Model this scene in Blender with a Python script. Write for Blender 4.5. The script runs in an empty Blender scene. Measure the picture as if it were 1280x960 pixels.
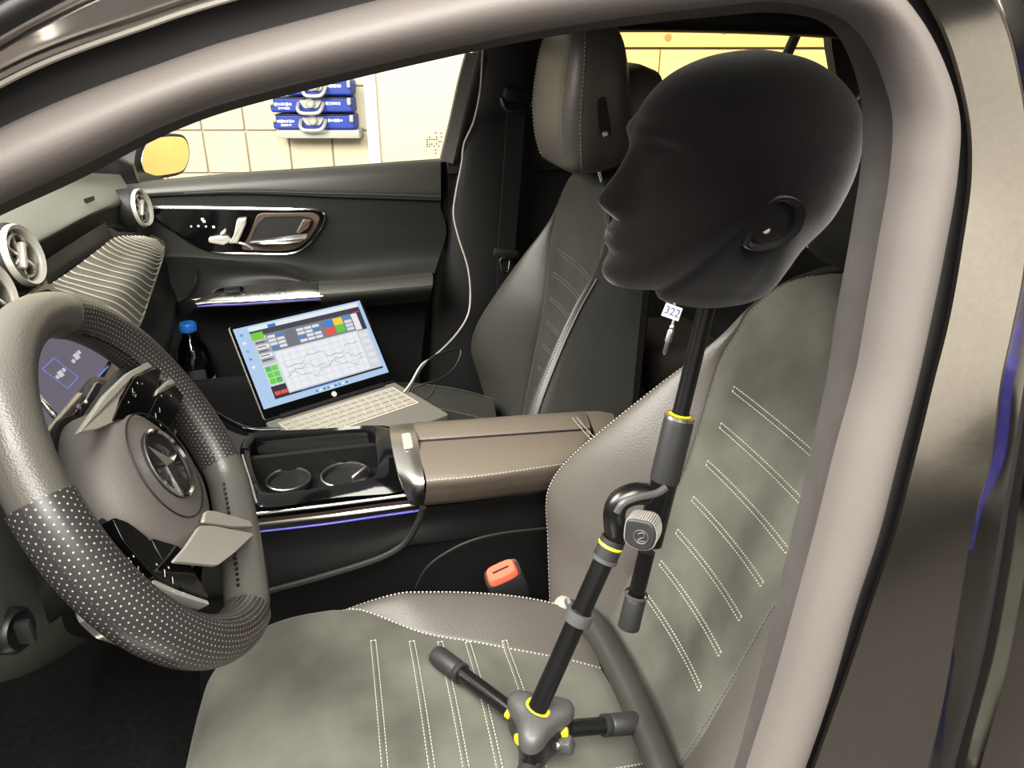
import bpy, bmesh, math, random
from mathutils import Vector, Matrix, Euler
random.seed(7)
V = Vector
SC = bpy.context.scene
COL = SC.collection

# ------------------------------------------------------------------ camera
FPX = 950.0
PITCH = math.radians(24.5); YAW = math.radians(13.0)
CAM = V((.2, -1.0, 1.02))
cd = bpy.data.cameras.new('camera'); cd.sensor_width = 36; cd.lens = FPX / 1280 * 36; cd.clip_start = .02
co = bpy.data.objects.new('camera', cd); COL.objects.link(co)
co.location = CAM; co.rotation_euler = (math.radians(90) - PITCH, 0, -YAW)
SC.camera = co
cR = V((math.cos(YAW), -math.sin(YAW), 0)); cH = V((math.sin(YAW), math.cos(YAW), 0)); cZ = V((0, 0, 1))
cF = math.cos(PITCH) * cH - math.sin(PITCH) * cZ; cU = math.sin(PITCH) * cH + math.cos(PITCH) * cZ

# ------------------------------------------------------------------ world, lamps, exposure
SC.view_settings.view_transform = 'Standard'; SC.view_settings.look = 'None'
SC.view_settings.gamma = 1; SC.view_settings.use_curve_mapping = False
SC.view_settings.exposure = 0.6
w = bpy.data.worlds.new('world'); SC.world = w; w.use_nodes = True
w.node_tree.nodes['Background'].inputs[0].default_value = (1, .985, .965, 1)
w.node_tree.nodes['Background'].inputs[1].default_value = .5

def room(r, h, z):                      # garage axes: r to the right, h away, measured from the photographer's spot
    return V((CAM.x, CAM.y, 0)) + cR * r + cH * h + cZ * z

def area(name, loc, tgt, sx, sy, power, col=(1, .955, .88)):
    l = bpy.data.lights.new(name, 'AREA'); l.shape = 'RECTANGLE'; l.size = sx; l.size_y = sy; l.energy = power; l.color = col
    o = bpy.data.objects.new(name, l); COL.objects.link(o); o.location = loc
    o.rotation_euler = (V(tgt) - V(loc)).to_track_quat('-Z', 'Y').to_euler()
    return o
area('ceiling_or_fill_light', room(-.6, -.35, 2.35), room(-.1, .9, .4), 3.0, 1.2, 190)
area('ceiling_or_fill_light', room(.9, -1.5, 2.35), room(.3, .6, .5), 2.4, 1.0, 50)
area('ceiling_or_fill_light', room(-.3, 2.55, 2.4), room(-.2, 3.6, .9), 3.6, .4, 1.6, (1, .95, .84))
area('ceiling_or_fill_light', room(-2.3, .5, 2.35), room(-.6, .9, .7), 1.0, 2.2, 150)

area('ceiling_or_fill_light', room(2.2, -1.6, 2.35), room(2.4, -2.8, .9), 1.8, .5, 90)  # added light, brightens the front wall that the pillar paint mirrors

# ------------------------------------------------------------------ back-projection: where a line of sight meets a real plane
def ray(px, py): return (px - 640) * cR + FPX * cF - (py - 480) * cU
def PP(px, py, n, d):
    r = ray(px, py); n = V(n); return CAM + r * ((d - n.dot(CAM)) / n.dot(r))
def PY(px, py, y): return PP(px, py, (0, 1, 0), y)
def PX(px, py, x): return PP(px, py, (1, 0, 0), x)
def PZ(px, py, z): return PP(px, py, (0, 0, 1), z)
def PW(px, py, h): return PP(px, py, cH, cH.dot(CAM) + h)

# ------------------------------------------------------------------ materials
def lin(c): return tuple(((x / 255) / 12.92 if x / 255 <= .04045 else ((x / 255 + .055) / 1.055) ** 2.4) for x in c)
MATS = {}
def mat(name, rgb, rough=.5, metal=0., spec=.5, bump=None, var=0., vscale=6., coat=0., sheen=0., emit=0., trans=0., tex='NOISE', rvar=0., bdist=.001):
    m = bpy.data.materials.new(name); m.use_nodes = True; nt = m.node_tree; b = nt.nodes['Principled BSDF']
    c = (*lin(rgb), 1)
    b.inputs['Base Color'].default_value = c; b.inputs['Roughness'].default_value = rough; b.inputs['Metallic'].default_value = metal
    b.inputs['Specular IOR Level'].default_value = spec; b.inputs['Coat Weight'].default_value = coat; b.inputs['Coat Roughness'].default_value = .04
    b.inputs['Sheen Weight'].default_value = sheen; b.inputs['Sheen Roughness'].default_value = .35
    b.inputs['Transmission Weight'].default_value = trans
    if emit: b.inputs['Emission Color'].default_value = c; b.inputs['Emission Strength'].default_value = emit
    tc = nt.nodes.new('ShaderNodeTexCoord')
    if var or rvar:
        n = nt.nodes.new('ShaderNodeTexNoise'); n.inputs['Scale'].default_value = vscale; n.inputs['Detail'].default_value = 5
        nt.links.new(tc.outputs['Object'], n.inputs['Vector'])
        if var:
            mx = nt.nodes.new('ShaderNodeMix'); mx.data_type = 'RGBA'
            mx.inputs[6].default_value = tuple(x * (1 - var) for x in c[:3]) + (1,); mx.inputs[7].default_value = tuple(min(1, x * (1 + var)) for x in c[:3]) + (1,)
            rp = nt.nodes.new('ShaderNodeMapRange'); rp.inputs[1].default_value = .3; rp.inputs[2].default_value = .7
            nt.links.new(n.outputs['Fac'], rp.inputs[0]); nt.links.new(rp.outputs[0], mx.inputs[0]); nt.links.new(mx.outputs[2], b.inputs['Base Color'])
        if rvar:
            rp = nt.nodes.new('ShaderNodeMapRange'); rp.inputs[1].default_value = .3; rp.inputs[2].default_value = .7
            rp.inputs[3].default_value = rough - rvar; rp.inputs[4].default_value = rough + rvar
            nt.links.new(n.outputs['Fac'], rp.inputs[0]); nt.links.new(rp.outputs[0], b.inputs['Roughness'])
    if bump:
        if tex == 'VORONOI':
            t = nt.nodes.new('ShaderNodeTexVoronoi'); t.inputs['Scale'].default_value = bump[0]; out = t.outputs['Distance']
        elif tex == 'WAVE':
            t = nt.nodes.new('ShaderNodeTexWave'); t.inputs['Scale'].default_value = bump[0]; t.bands_direction = 'DIAGONAL'; out = t.outputs['Fac']
        else:
            t = nt.nodes.new('ShaderNodeTexNoise'); t.inputs['Scale'].default_value = bump[0]; t.inputs['Detail'].default_value = 3; out = t.outputs['Fac']
        nt.links.new(tc.outputs['Object'], t.inputs['Vector'])
        bp = nt.nodes.new('ShaderNodeBump'); bp.inputs['Strength'].default_value = bump[1]; bp.inputs['Distance'].default_value = bdist
        nt.links.new(out, bp.inputs['Height']); nt.links.new(bp.outputs[0], b.inputs['Normal'])
    MATS[name] = m
    return m

mat('suede', (86, 86, 79), .95, bump=(900, .5), var=.42, vscale=8, sheen=.12, spec=.15)
mat('suede_shaded', (54, 54, 49), .95, bump=(900, .5), var=.2, vscale=8, spec=.15)  # passenger suede, the seat's shade put into a darker base colour
mat('stripe', (216, 211, 196), .6)
mat('armrest_leather', (98, 90, 80), .42, bump=(520, .25), tex='VORONOI', var=.06)
mat('leather', (82, 78, 74), .42, bump=(520, .22), tex='VORONOI', var=.06)
mat('leather_dark', (46, 46, 42), .45, bump=(520, .2), tex='VORONOI', var=.06)
mat('soft_plastic', (27, 28, 25), .6, spec=.25, bump=(600, .25), tex='VORONOI', var=.05)
mat('dash_leather', (84, 86, 79), .55, bump=(500, .2), tex='VORONOI', var=.05)
mat('driver_headrest_shaded', (30, 31, 29), .6, spec=.25, bump=(520, .2), tex='VORONOI')  # leather colour darkened to carry the roof's shade on the driver headrest
mat('headrest_leather', (78, 74, 69), .42, bump=(520, .2), tex='VORONOI')
mat('console_plastic', (22, 22, 22), .55, spec=.3, bump=(500, .25), tex='VORONOI')
mat('decor', (104, 104, 97), .45, var=.06)
mat('plastic_dark', (24, 24, 24), .55, spec=.3, bump=(500, .2), tex='VORONOI')
mat('plastic_black', (12, 12, 13), .45)
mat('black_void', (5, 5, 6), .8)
mat('carpet', (13, 13, 13), 1, bump=(700, .8), var=.4, vscale=90, spec=.1)
mat('piano_black', (6, 6, 7), .08, spec=.35, coat=.15, rvar=.03)
mat('chrome', (225, 225, 225), .12, metal=1)
mat('satin_silver', (190, 188, 182), .3, metal=1, rvar=.05)
mat('white_silver', (196, 193, 184), .32, metal=.5)
mat('bulb_rubber', (90, 85, 82), .5, bump=(700, .12), spec=.35, var=.05)
mat('weave', (72, 69, 67), .9, bump=(900, .45), tex='WAVE', var=.1, vscale=40, spec=.2)
mat('gap_rubber', (14, 13, 14), .7, var=.2, vscale=30)
mat('car_paint', (168, 165, 160), .14, metal=1, coat=.3, bump=(60, .03), var=.05, vscale=300)
mat('headliner', (120, 116, 110), .95)
mat('velvet', (25, 23, 23), .95, sheen=.55, spec=.1, bump=(1400, .5))
mat('stand_black', (15, 15, 15), .28, rvar=.06)
mat('stand_grip', (38, 38, 39), .5, bump=(800, .2))
mat('stand_grey', (70, 70, 70), .42, bump=(800, .25))
mat('yellow', (228, 215, 30), .4)
mat('thread', (178, 176, 165), .8)
mat('thread_dim', (104, 103, 98), .8)
mat('red_button', (232, 98, 74), .35)
mat('grey_felt', (150, 147, 142), .9, bump=(500, .5))
mat('cable_white', (165, 163, 155), .5)
mat('cable_black', (16, 16, 18), .5)
mat('laptop_silver', (112, 110, 103), .45, metal=.3)
mat('key', (140, 137, 128), .55)
mat('blue_cap', (34, 110, 200), .4)
mat('blue_case', (40, 62, 150), .45, spec=.4)
mat('case_grey', (168, 168, 160), .5)
mat('handle_grey', (150, 146, 140), .4)
mat('ink_white', (240, 240, 240), .6)
mat('paper', (246, 244, 246), .7)
mat('ink_violet', (84, 78, 150), .7)
mat('tile', (206, 197, 168), .28, var=.02, vscale=3)
mat('grout', (168, 155, 136), .9)
mat('board_white', (212, 202, 168), .5)
mat('post_blue', (205, 210, 225), .5)
mat('room_grey', (150, 148, 142), .6)
mat('room_floor', (46, 43, 41), .5, var=.1)
mat('room_wall', (205, 200, 190), .8)
mat('plywood', (226, 186, 118), .6, var=.1, vscale=3)
mat('wood_orange', (200, 130, 60), .6, var=.25, vscale=5)
mat('ambient_blue', (84, 82, 190), .3, emit=.12)
mat('rear_dark', (26, 26, 25), .6)
mat('belt_web', (34, 34, 33), .7, bump=(600, .5), tex='WAVE')
mat('brown_frame', (70, 58, 52), .35, var=.15, vscale=40)
mat('brown_box', (44, 33, 28), .7)
mat('mirror_glass', (240, 240, 240), .02, metal=1)
mat('reflection_blue', (60, 58, 170), .5)
mat('lamp_white', (255, 250, 240), .5)

def wood_grain(m, scale):
    nt = m.node_tree; b = nt.nodes['Principled BSDF']
    tc = nt.nodes.new('ShaderNodeTexCoord'); mp = nt.nodes.new('ShaderNodeMapping'); mp.inputs['Scale'].default_value = (scale, scale, scale * 9)
    n = nt.nodes.new('ShaderNodeTexNoise'); n.inputs['Scale'].default_value = 1.3; n.inputs['Detail'].default_value = 6; n.inputs['Distortion'].default_value = .6
    mx = nt.nodes.new('ShaderNodeMix'); mx.data_type = 'RGBA'; mx.inputs[6].default_value = (*lin((230, 182, 94)), 1); mx.inputs[7].default_value = (*lin((242, 208, 128)), 1)
    nt.links.new(tc.outputs['Object'], mp.inputs[0]); nt.links.new(mp.outputs[0], n.inputs['Vector']); nt.links.new(n.outputs['Fac'], mx.inputs[0]); nt.links.new(mx.outputs[2], b.inputs['Base Color'])
wood_grain(MATS['plywood'], 1.2)

def glass_mat(name, tint, gloss=1.0, rough=0.0, ior=1.45):
    m = bpy.data.materials.new(name); m.use_nodes = True; nt = m.node_tree; nt.nodes.clear()
    o = nt.nodes.new('ShaderNodeOutputMaterial'); t = nt.nodes.new('ShaderNodeBsdfTransparent'); t.inputs[0].default_value = (*tint, 1)
    g = nt.nodes.new('ShaderNodeBsdfGlossy'); g.inputs['Roughness'].default_value = rough; g.inputs[0].default_value = (gloss, gloss, gloss, 1)
    f = nt.nodes.new('ShaderNodeFresnel'); f.inputs[0].default_value = ior; mx = nt.nodes.new('ShaderNodeMixShader')
    nt.links.new(f.outputs[0], mx.inputs[0]); nt.links.new(t.outputs[0], mx.inputs[1]); nt.links.new(g.outputs[0], mx.inputs[2]); nt.links.new(mx.outputs[0], o.inputs[0])
    MATS[name] = m
glass_mat('window_glass', (.97, .98, .96))
glass_mat('bottle_plastic', (.72, .75, .78), ior=1.6, rough=.05)

def dots_mat(name, rgb, dot, su, sv, rad, rough=.42):
    """perforated leather: rows of small punched dots in UV (metres)"""
    m = bpy.data.materials.new(name); m.use_nodes = True; nt = m.node_tree; b = nt.nodes['Principled BSDF']; L = nt.links.new
    b.inputs['Roughness'].default_value = rough
    uv = nt.nodes.new('ShaderNodeUVMap'); sp = nt.nodes.new('ShaderNodeSeparateXYZ'); L(uv.outputs[0], sp.inputs[0])
    def M(op, a, c=None):
        n = nt.nodes.new('ShaderNodeMath'); n.operation = op
        for i, x in enumerate((a, c)):
            if x is None: continue
            if isinstance(x, (int, float)): n.inputs[i].default_value = x
            else: L(x, n.inputs[i])
        return n.outputs[0]
    v = M('MULTIPLY', sp.outputs[1], 1 / sv); row = M('FLOOR', v); odd = M('MULTIPLY', M('MODULO', row, 2.0), .5)
    u = M('ADD', M('MULTIPLY', sp.outputs[0], 1 / su), odd)
    du = M('MULTIPLY', M('SUBTRACT', M('FRACT', u), .5), su); dv = M('MULTIPLY', M('SUBTRACT', M('FRACT', v), .5), sv)
    d = M('SQRT', M('ADD', M('MULTIPLY', du, du), M('MULTIPLY', dv, dv)))
    fac = M('LESS_THAN', d, rad)
    mx = nt.nodes.new('ShaderNodeMix'); mx.data_type = 'RGBA'; mx.inputs[6].default_value = (*lin(rgb), 1); mx.inputs[7].default_value = (*lin(dot), 1)
    L(fac, mx.inputs[0]); L(mx.outputs[2], b.inputs['Base Color'])
    bp = nt.nodes.new('ShaderNodeBump'); bp.inputs['Strength'].default_value = .5; bp.inputs['Distance'].default_value = .0006; bp.invert = True
    L(fac, bp.inputs['Height']); L(bp.outputs[0], b.inputs['Normal'])
    MATS[name] = m
dots_mat('perforated', (44, 43, 43), (150, 146, 140), .0050, .0043, .00066, .36)
mat('wheel_leather', (76, 74, 70), .33, bump=(700, .2), tex='VORONOI', var=.05)
mat('wheel_pad', (92, 88, 85), .5, bump=(900, .3), tex='VORONOI')

def vc_mat(name, emit, rough=.3):
    """flat print: colours held per printed rectangle"""
    m = bpy.data.materials.new(name); m.use_nodes = True; nt = m.node_tree; b = nt.nodes['Principled BSDF']; b.inputs['Roughness'].default_value = rough
    a = nt.nodes.new('ShaderNodeVertexColor'); a.layer_name = 'print'
    if not emit: nt.links.new(a.outputs[0], b.inputs['Base Color'])
    else:
        b.inputs['Base Color'].default_value = (.012, .012, .014, 1)
        nt.links.new(a.outputs[0], b.inputs['Emission Color']); b.inputs['Emission Strength'].default_value = emit
    MATS[name] = m
vc_mat('screen_print', .62); vc_mat('dim_screen_print', .62); vc_mat('print', 0)

# ------------------------------------------------------------------ object helpers
def tag(o, label=None, cat=None, group=None, kind=None):
    if label: o['label'] = label
    if cat: o['category'] = cat
    if group: o['group'] = group
    if kind: o['kind'] = kind
    return o
def thing(name, loc, label, cat, group=None):
    o = bpy.data.objects.new(name, None); o.empty_display_size = .05; COL.objects.link(o); o.location = V(loc)
    return tag(o, label, cat, group)
def adopt(o, parent):
    o.parent = parent
    o.matrix_parent_inverse = Matrix.Translation(-parent.location) if parent.type == 'EMPTY' else Matrix.Identity(4)
def mesh(name, verts, faces, m, parent=None, smooth=True, uv=None, auto=None, kind=None, label=None):
    me = bpy.data.meshes.new(name); me.from_pydata([tuple(v) for v in verts], [], [tuple(f) for f in faces]); me.update()
    if m: me.materials.append(MATS[m] if isinstance(m, str) else m)
    if uv:
        l = me.uv_layers.new(name='UVMap')
        for lp in me.loops: l.data[lp.index].uv = uv[lp.vertex_index]
    if smooth:
        me.polygons.foreach_set('use_smooth', [True] * len(me.polygons))
        me.set_sharp_from_angle(angle=math.radians(auto if auto else 42))
        for p_ in me.polygons:
            if len(p_.vertices) > 4: p_.use_smooth = False
    o = bpy.data.objects.new(name, me); COL.objects.link(o)
    if parent: adopt(o, parent)
    if kind: o['kind'] = kind
    if label: o['label'] = label
    return o
class MB:
    def __init__(s): s.v = []; s.f = []; s.uv = []
    def add(s, vf):
        v, f = vf[0], vf[1]; k = len(s.v); s.v += [V(x) for x in v]; s.f += [tuple(i + k for i in q) for q in f]; return s
    def build(s, name, m, parent=None, **kw): return mesh(name, s.v, s.f, m, parent, **kw)

def cr(pts, n, closed=False):
    """Catmull-Rom through pts, n samples evenly by control index"""
    pts = [V(p) for p in pts]; N = len(pts); out = []
    segs = N if closed else N - 1
    for k in range(n):
        t = k / n * segs if closed else k / (n - 1) * segs
        i = min(int(t), segs - 1); u = t - i
        if closed: a, b, c, d = (pts[(i + j) % N] for j in (-1, 0, 1, 2))
        else:
            b, c = pts[i], pts[i + 1]; a = pts[i - 1] if i > 0 else b * 2 - c; d = pts[i + 2] if i + 2 < N else c * 2 - b
        out.append(.5 * ((2 * b) + (c - a) * u + (2 * a - 5 * b + 4 * c - d) * u * u + (3 * b - a - 3 * c + d) * u ** 3))
    return out
def even(pts, n, closed=False):
    """resample a polyline to n points at equal arc length"""
    q = list(pts) + ([pts[0]] if closed else [])
    L = [0.]
    for a, b in zip(q, q[1:]): L.append(L[-1] + (b - a).length)
    out = []; j = 0
    for k in range(n):
        s = L[-1] * k / (n if closed else n - 1)
        while j < len(L) - 2 and L[j + 1] < s: j += 1
        d = L[j + 1] - L[j]; u = (s - L[j]) / d if d > 1e-12 else 0
        out.append(q[j].lerp(q[j + 1], min(1, max(0, u))))
    return out
def smooth_path(pts, n, closed=False): return even(cr(pts, max(60, n * 4), closed), n, closed)
def lerp_tab(tab, x):
    if x <= tab[0][0]: return tab[0][1]
    if x >= tab[-1][0]: return tab[-1][1]
    n = len(tab)
    for i in range(n - 1):
        (a, b), (c, d) = tab[i], tab[i + 1]
        if x <= c:
            h = c - a; u = (x - a) / h
            m0 = (d - tab[i - 1][1]) / (c - tab[i - 1][0]) if i > 0 else (d - b) / h
            m1 = (tab[i + 2][1] - b) / (tab[i + 2][0] - a) if i + 2 < n else (d - b) / h
            return (2 * u ** 3 - 3 * u * u + 1) * b + (u ** 3 - 2 * u * u + u) * h * m0 + (3 * u * u - 2 * u ** 3) * d + (u ** 3 - u * u) * h * m1

def tube(pts, r, seg=10, caps=True, closed=False, up=None):
    """round tube along pts; r number or list"""
    pts = [V(p) for p in pts]; N = len(pts); v = []; f = []
    rs = r if isinstance(r, (list, tuple)) else [r] * N
    nrm = None
    for i, p in enumerate(pts):
        if closed: t = pts[(i + 1) % N] - pts[i - 1]
        else: t = pts[min(i + 1, N - 1)] - pts[max(i - 1, 0)]
        t.normalize()
        if nrm is None:
            nrm = V(up) if up else (V((0, 0, 1)) if abs(t.z) < .9 else V((1, 0, 0)))
        nrm = (nrm - t * nrm.dot(t)); nrm.normalize(); b = t.cross(nrm)
        for k in range(seg):
            a = 2 * math.pi * k / seg; v.append(p + (nrm * math.cos(a) + b * math.sin(a)) * rs[i])
    M = N if closed else N - 1
    for i in range(M):
        for k in range(seg):
            a = i * seg + k; b2 = i * seg + (k + 1) % seg; c = ((i + 1) % N) * seg + (k + 1) % seg; d = ((i + 1) % N) * seg + k
            f.append((a, b2, c, d))
    if caps and not closed:
        f.append(tuple(reversed(range(seg)))); f.append(tuple((N - 1) * seg + k for k in range(seg)))
    return v, f
def sweep(pts, prof, A, closed=False, caps=True):
    """sweep a closed 2D profile (a,b); b runs along the fixed vector A, a across"""
    pts = [V(p) for p in pts]; N = len(pts); m = len(prof); v = []; f = []; A = V(A).normalized()
    for i, p in enumerate(pts):
        t = (pts[(i + 1) % N] - pts[i - 1]) if closed else (pts[min(i + 1, N - 1)] - pts[max(i - 1, 0)])
        t.normalize(); s = t.cross(A); s.normalize()
        for a, b in prof: v.append(p + s * a + A * b)
    for i in range(N if closed else N - 1):
        for k in range(m):
            f.append((i * m + k, i * m + (k + 1) % m, ((i + 1) % N) * m + (k + 1) % m, ((i + 1) % N) * m + k))
    if caps and not closed: f.append(tuple(reversed(range(m)))); f.append(tuple((N - 1) * m + k for k in range(m)))
    return v, f
def grid(rows, closed_u=False):
    n = len(rows[0]); v = [p for r in rows for p in r]; f = []
    for i in range(len(rows) - 1):
        for k in range(n if closed_u else n - 1):
            f.append((i * n + k, i * n + (k + 1) % n, (i + 1) * n + (k + 1) % n, (i + 1) * n + k))
    return v, f
def loft(rings, caps=True):
    v, f = grid(rings, True); n = len(rings[0])
    if caps: f.append(tuple(reversed(range(n)))); f.append(tuple((len(rings) - 1) * n + k for k in range(n)))
    return v, f
def patch(rows, nu, nv):
    """smooth surface through rows of control points"""
    R = [cr(r, nu) for r in rows]; cols = [cr([R[i][k] for i in range(len(R))], nv) for k in range(nu)]
    return grid([[cols[k][j] for k in range(nu)] for j in range(nv)])
def thick(vf, vec):
    """give an open surface a back, vec away, and close its rim"""
    v, f = vf; n = len(v); vec = V(vec); vv = [V(p) for p in v] + [V(p) + vec for p in v]
    ff = list(f) + [tuple(reversed([i + n for i in q])) for q in f]; ed = {}
    for q in f:
        for a, b in zip(q, q[1:] + q[:1]): ed[(a, b)] = 1
    for (a, b) in list(ed):
        if (b, a) not in ed: ff.append((b, a, a + n, b + n))
    return vv, ff
def slab(outline, vec, bev=0., steps=3):
    """flat outline pushed along vec, front edge rounded by bev"""
    o = [V(p) for p in outline]; vec = V(vec); n = len(o); nv = vec.normalized()
    area = V((0, 0, 0))
    for a, b in zip(o, o[1:] + o[:1]): area += a.cross(b)
    if area.dot(nv) < 0: o.reverse(); area = -area
    def inset(d):
        if d == 0: return o
        r = []
        for i in range(n):
            e1 = (o[i] - o[i - 1]).normalized(); e2 = (o[(i + 1) % n] - o[i]).normalized()
            n1 = nv.cross(e1); n2 = nv.cross(e2); m = (n1 + n2)
            if m.length < 1e-6: m = n1
            m.normalize(); c = max(.45, m.dot(n1)); r.append(o[i] + m * (d / c))
        return r
    rings = [o]
    if bev:
        for k in range(steps + 1):
            a = k / steps * math.pi / 2; ri = inset(bev * (1 - math.cos(a))); rings.append([p + vec - nv * bev * (1 - math.sin(a)) for p in ri])
    else: rings.append([p + vec for p in o])
    return loft(rings)
def rpoly(pts, r, k=5):
    """round the corners of a flat polygon"""
    P_ = [V(p) for p in pts]; out = []
    for i, p in enumerate(P_):
        a = P_[i - 1] - p; b = P_[(i + 1) % len(P_)] - p; ri = min(r, a.length * .45, b.length * .45)
        s = p + a.normalized() * ri; e = p + b.normalized() * ri
        for j in range(k + 1):
            t = j / k; out.append(s.lerp(p, t).lerp(p.lerp(e, t), t))
    return out
def rbox(c, sx, sy, sz, bev=.004, X=(1, 0, 0), Y=(0, 1, 0), Zx=(0, 0, 1), seg=2):
    bm = bmesh.new(); bmesh.ops.create_cube(bm, size=1); bmesh.ops.scale(bm, vec=(sx, sy, sz), verts=bm.verts)
    if bev: bmesh.ops.bevel(bm, geom=list(bm.edges), offset=min(bev, .49 * min(sx, sy, sz)), segments=seg, profile=.5, affect='EDGES')
    c = V(c); X = V(X); Y = V(Y); Zx = V(Zx); bm.verts.index_update()
    v = [c + X * q.co.x + Y * q.co.y + Zx * q.co.z for q in bm.verts]; f = [tuple(x.index for x in q.verts) for q in bm.faces]; bm.free(); return v, f
def frame(d, hint=(0, 0, 1)):
    d = V(d).normalized(); h = V(hint)
    if abs(d.dot(h)) > .95: h = V((1, 0, 0))
    a = h.cross(d).normalized(); return a, d.cross(a), d
def lathe(prof, o, d, seg=24, cap=True):
    """prof: list of (radius, along)"""
    a, b, d = frame(d); o = V(o)
    rings = [[o + d * z + (a * math.cos(2 * math.pi * k / seg) + b * math.sin(2 * math.pi * k / seg)) * r for k in range(seg)] for r, z in prof]
    return loft(rings, cap)
def dashes(path, nrm, dash=.0032, gap=.0018, wd=.0007, lift=.0006):
    """a row of sewn stitches along path; nrm: surface normal (vector or function)"""
    path = [V(p) for p in path]; L = sum((b - a).length for a, b in zip(path, path[1:]))
    n = max(2, int(L / (dash + gap))); pts = even(path, 2 * n); v = []; f = []
    for i in range(n):
        a, b = pts[2 * i], pts[2 * i + 1]; N = V(nrm(a)) if callable(nrm) else V(nrm); N.normalize()
        t = (b - a)
        if t.length < 1e-9: continue
        s = t.cross(N).normalized() * wd; u = N * lift; k = len(v)
        v += [a - s - u, a + s - u, b + s - u, b - s - u, a - s * .6 + u, a + s * .6 + u, b + s * .6 + u, b - s * .6 + u]
        f += [(k + 4, k + 5, k + 6, k + 7), (k, k + 1, k + 5, k + 4), (k + 1, k + 2, k + 6, k + 5), (k + 2, k + 3, k + 7, k + 6), (k + 3, k, k + 4, k + 7)]
    return v, f
def stitch(name, paths, nrm, parent, m='thread', **kw):
    b = MB()
    for p in paths: b.add(dashes(p, nrm, **kw))
    return b.build(name, m, parent, smooth=False, kind='stuff')
def prints(name, quads, o, ex, ey, ez, m, parent):
    """flat print: rectangles (x0,y0,x1,y1,rgb[,layer]) on the plane o + x*ex + y*ey"""
    v = []; f = []; c = []
    for q in quads:
        if len(q[0:1]) and isinstance(q[0], (list, tuple)): pts, rgb, lay = q[0], q[1], q[2] if len(q) > 2 else 1
        else:
            x0, y0, x1, y1, rgb = q[:5]; lay = q[5] if len(q) > 5 else 1; pts = [(x0, y0), (x1, y0), (x1, y1), (x0, y1)]
        k = len(v); v += [o + ex * a + ey * b_ + ez * (.00025 * lay) for a, b_ in pts]; f.append(tuple(range(k, k + len(pts)))); c += [(*lin(rgb), 1)] * len(pts)
    ob = mesh(name, v, f, m, parent, smooth=False)
    at = ob.data.color_attributes.new('print', 'FLOAT_COLOR', 'POINT')
    for i, x in enumerate(c): at.data[i].color = x
    return ob
def text_mesh(name, s, o, ex, ey, size, m, parent):
    cu = bpy.data.curves.new('t', 'FONT'); cu.body = s; cu.size = size; cu.align_x = 'CENTER'; cu.align_y = 'CENTER'; cu.extrude = size * .01; cu.resolution_u = 3
    t = bpy.data.objects.new('t', cu); COL.objects.link(t); dg = bpy.context.evaluated_depsgraph_get(); me = bpy.data.meshes.new_from_object(t.evaluated_get(dg))
    ez = ex.cross(ey); v = [o + ex * q.co.x + ey * q.co.y + ez * q.co.z for q in me.vertices]; f = [tuple(p.vertices) for p in me.polygons]
    bpy.data.objects.remove(t); bpy.data.curves.remove(cu); bpy.data.meshes.remove(me)
    return mesh(name, v, f, m, parent, smooth=False)
def strip(EA, EB, PA, PB, bulge, n=200, k=9, outv=(0, -1, 0)):
    """band between two traced edges, arched by bulge"""
    A = cr([PA(*q) for q in EA], n); B = cr([PB(*q) for q in EB], n); outv = V(outv)
    return grid([[a.lerp(b, j / (k - 1)) + outv * bulge * math.sin(math.pi * j / (k - 1)) ** .7 if bulge else a.lerp(b, j / (k - 1)) for j in range(k)] for a, b in zip(A, B)])

# ================================================================== the garage
GZ = -.42
def wall_quad(name, a, b, z0, z1, m, t=.08):
    a = V(a); b = V(b); d = (b - a).normalized(); n = V((-d.y, d.x, 0)) * t
    v = [a + cZ * z0, b + cZ * z0, b + cZ * z1, a + cZ * z1]; v += [p + n for p in v]
    o = mesh(name, v, [(0, 1, 2, 3), (7, 6, 5, 4), (0, 4, 5, 1), (1, 5, 6, 2), (2, 6, 7, 3), (3, 7, 4, 0)], m, smooth=False); o['kind'] = 'structure'; return o
HW = 3.7
fl = mesh('floor', [room(-4, -3.2, GZ), room(5, -3.2, GZ), room(5, HW + .1, GZ), room(-4, HW + .1, GZ)], [(0, 1, 2, 3)], 'room_floor', smooth=False); fl['kind'] = 'structure'
wall_back = wall_quad('wall_back', room(-4, HW, 0), room(5, HW, 0), GZ, 2.6, 'grout')
wall_quad('wall_left', room(-4, -3.2, 0), room(-4, HW, 0), GZ, 2.6, 'room_wall')
wall_quad('wall_right', room(5, HW, 0), room(5, -3.2, 0), GZ, 2.6, 'room_wall')
wall_quad('wall_front', room(5, -3.2, 0), room(-4, -3.2, 0), GZ, 2.6, 'room_wall')
def rc(px, py, h):                       # (r, z) on a frontal plane of the garage
    p = PW(px, py, h); return (p - CAM).dot(cR), p.z
r0, _ = rc(258, 190, HW); r1, _ = rc(311, 190, HW); _, zA = rc(300, 163, HW); _, zB = rc(300, 216, HW)
tw, tz = r1 - r0, zA - zB
base = slab(rpoly([(-tw / 2 + .004, 0, -tz / 2 + .004), (tw / 2 - .004, 0, -tz / 2 + .004), (tw / 2 - .004, 0, tz / 2 - .004), (-tw / 2 + .004, 0, tz / 2 - .004)], .004, 1), (0, -.012, 0), .003, 1)
tile_me = None
for i in range(-13, 4):
    for j in range(-6, 8):
        if tile_me is None:
            t = mesh('wall_tile', base[0], base[1], 'tile', None); tile_me = t.data
        else:
            t = bpy.data.objects.new('wall_tile', tile_me); COL.objects.link(t)
        t.parent = wall_back; t.location = room(r0 + (i + .5) * tw, HW - .001, zB + (j + .5) * tz); t.rotation_euler = (0, 0, -YAW)
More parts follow.
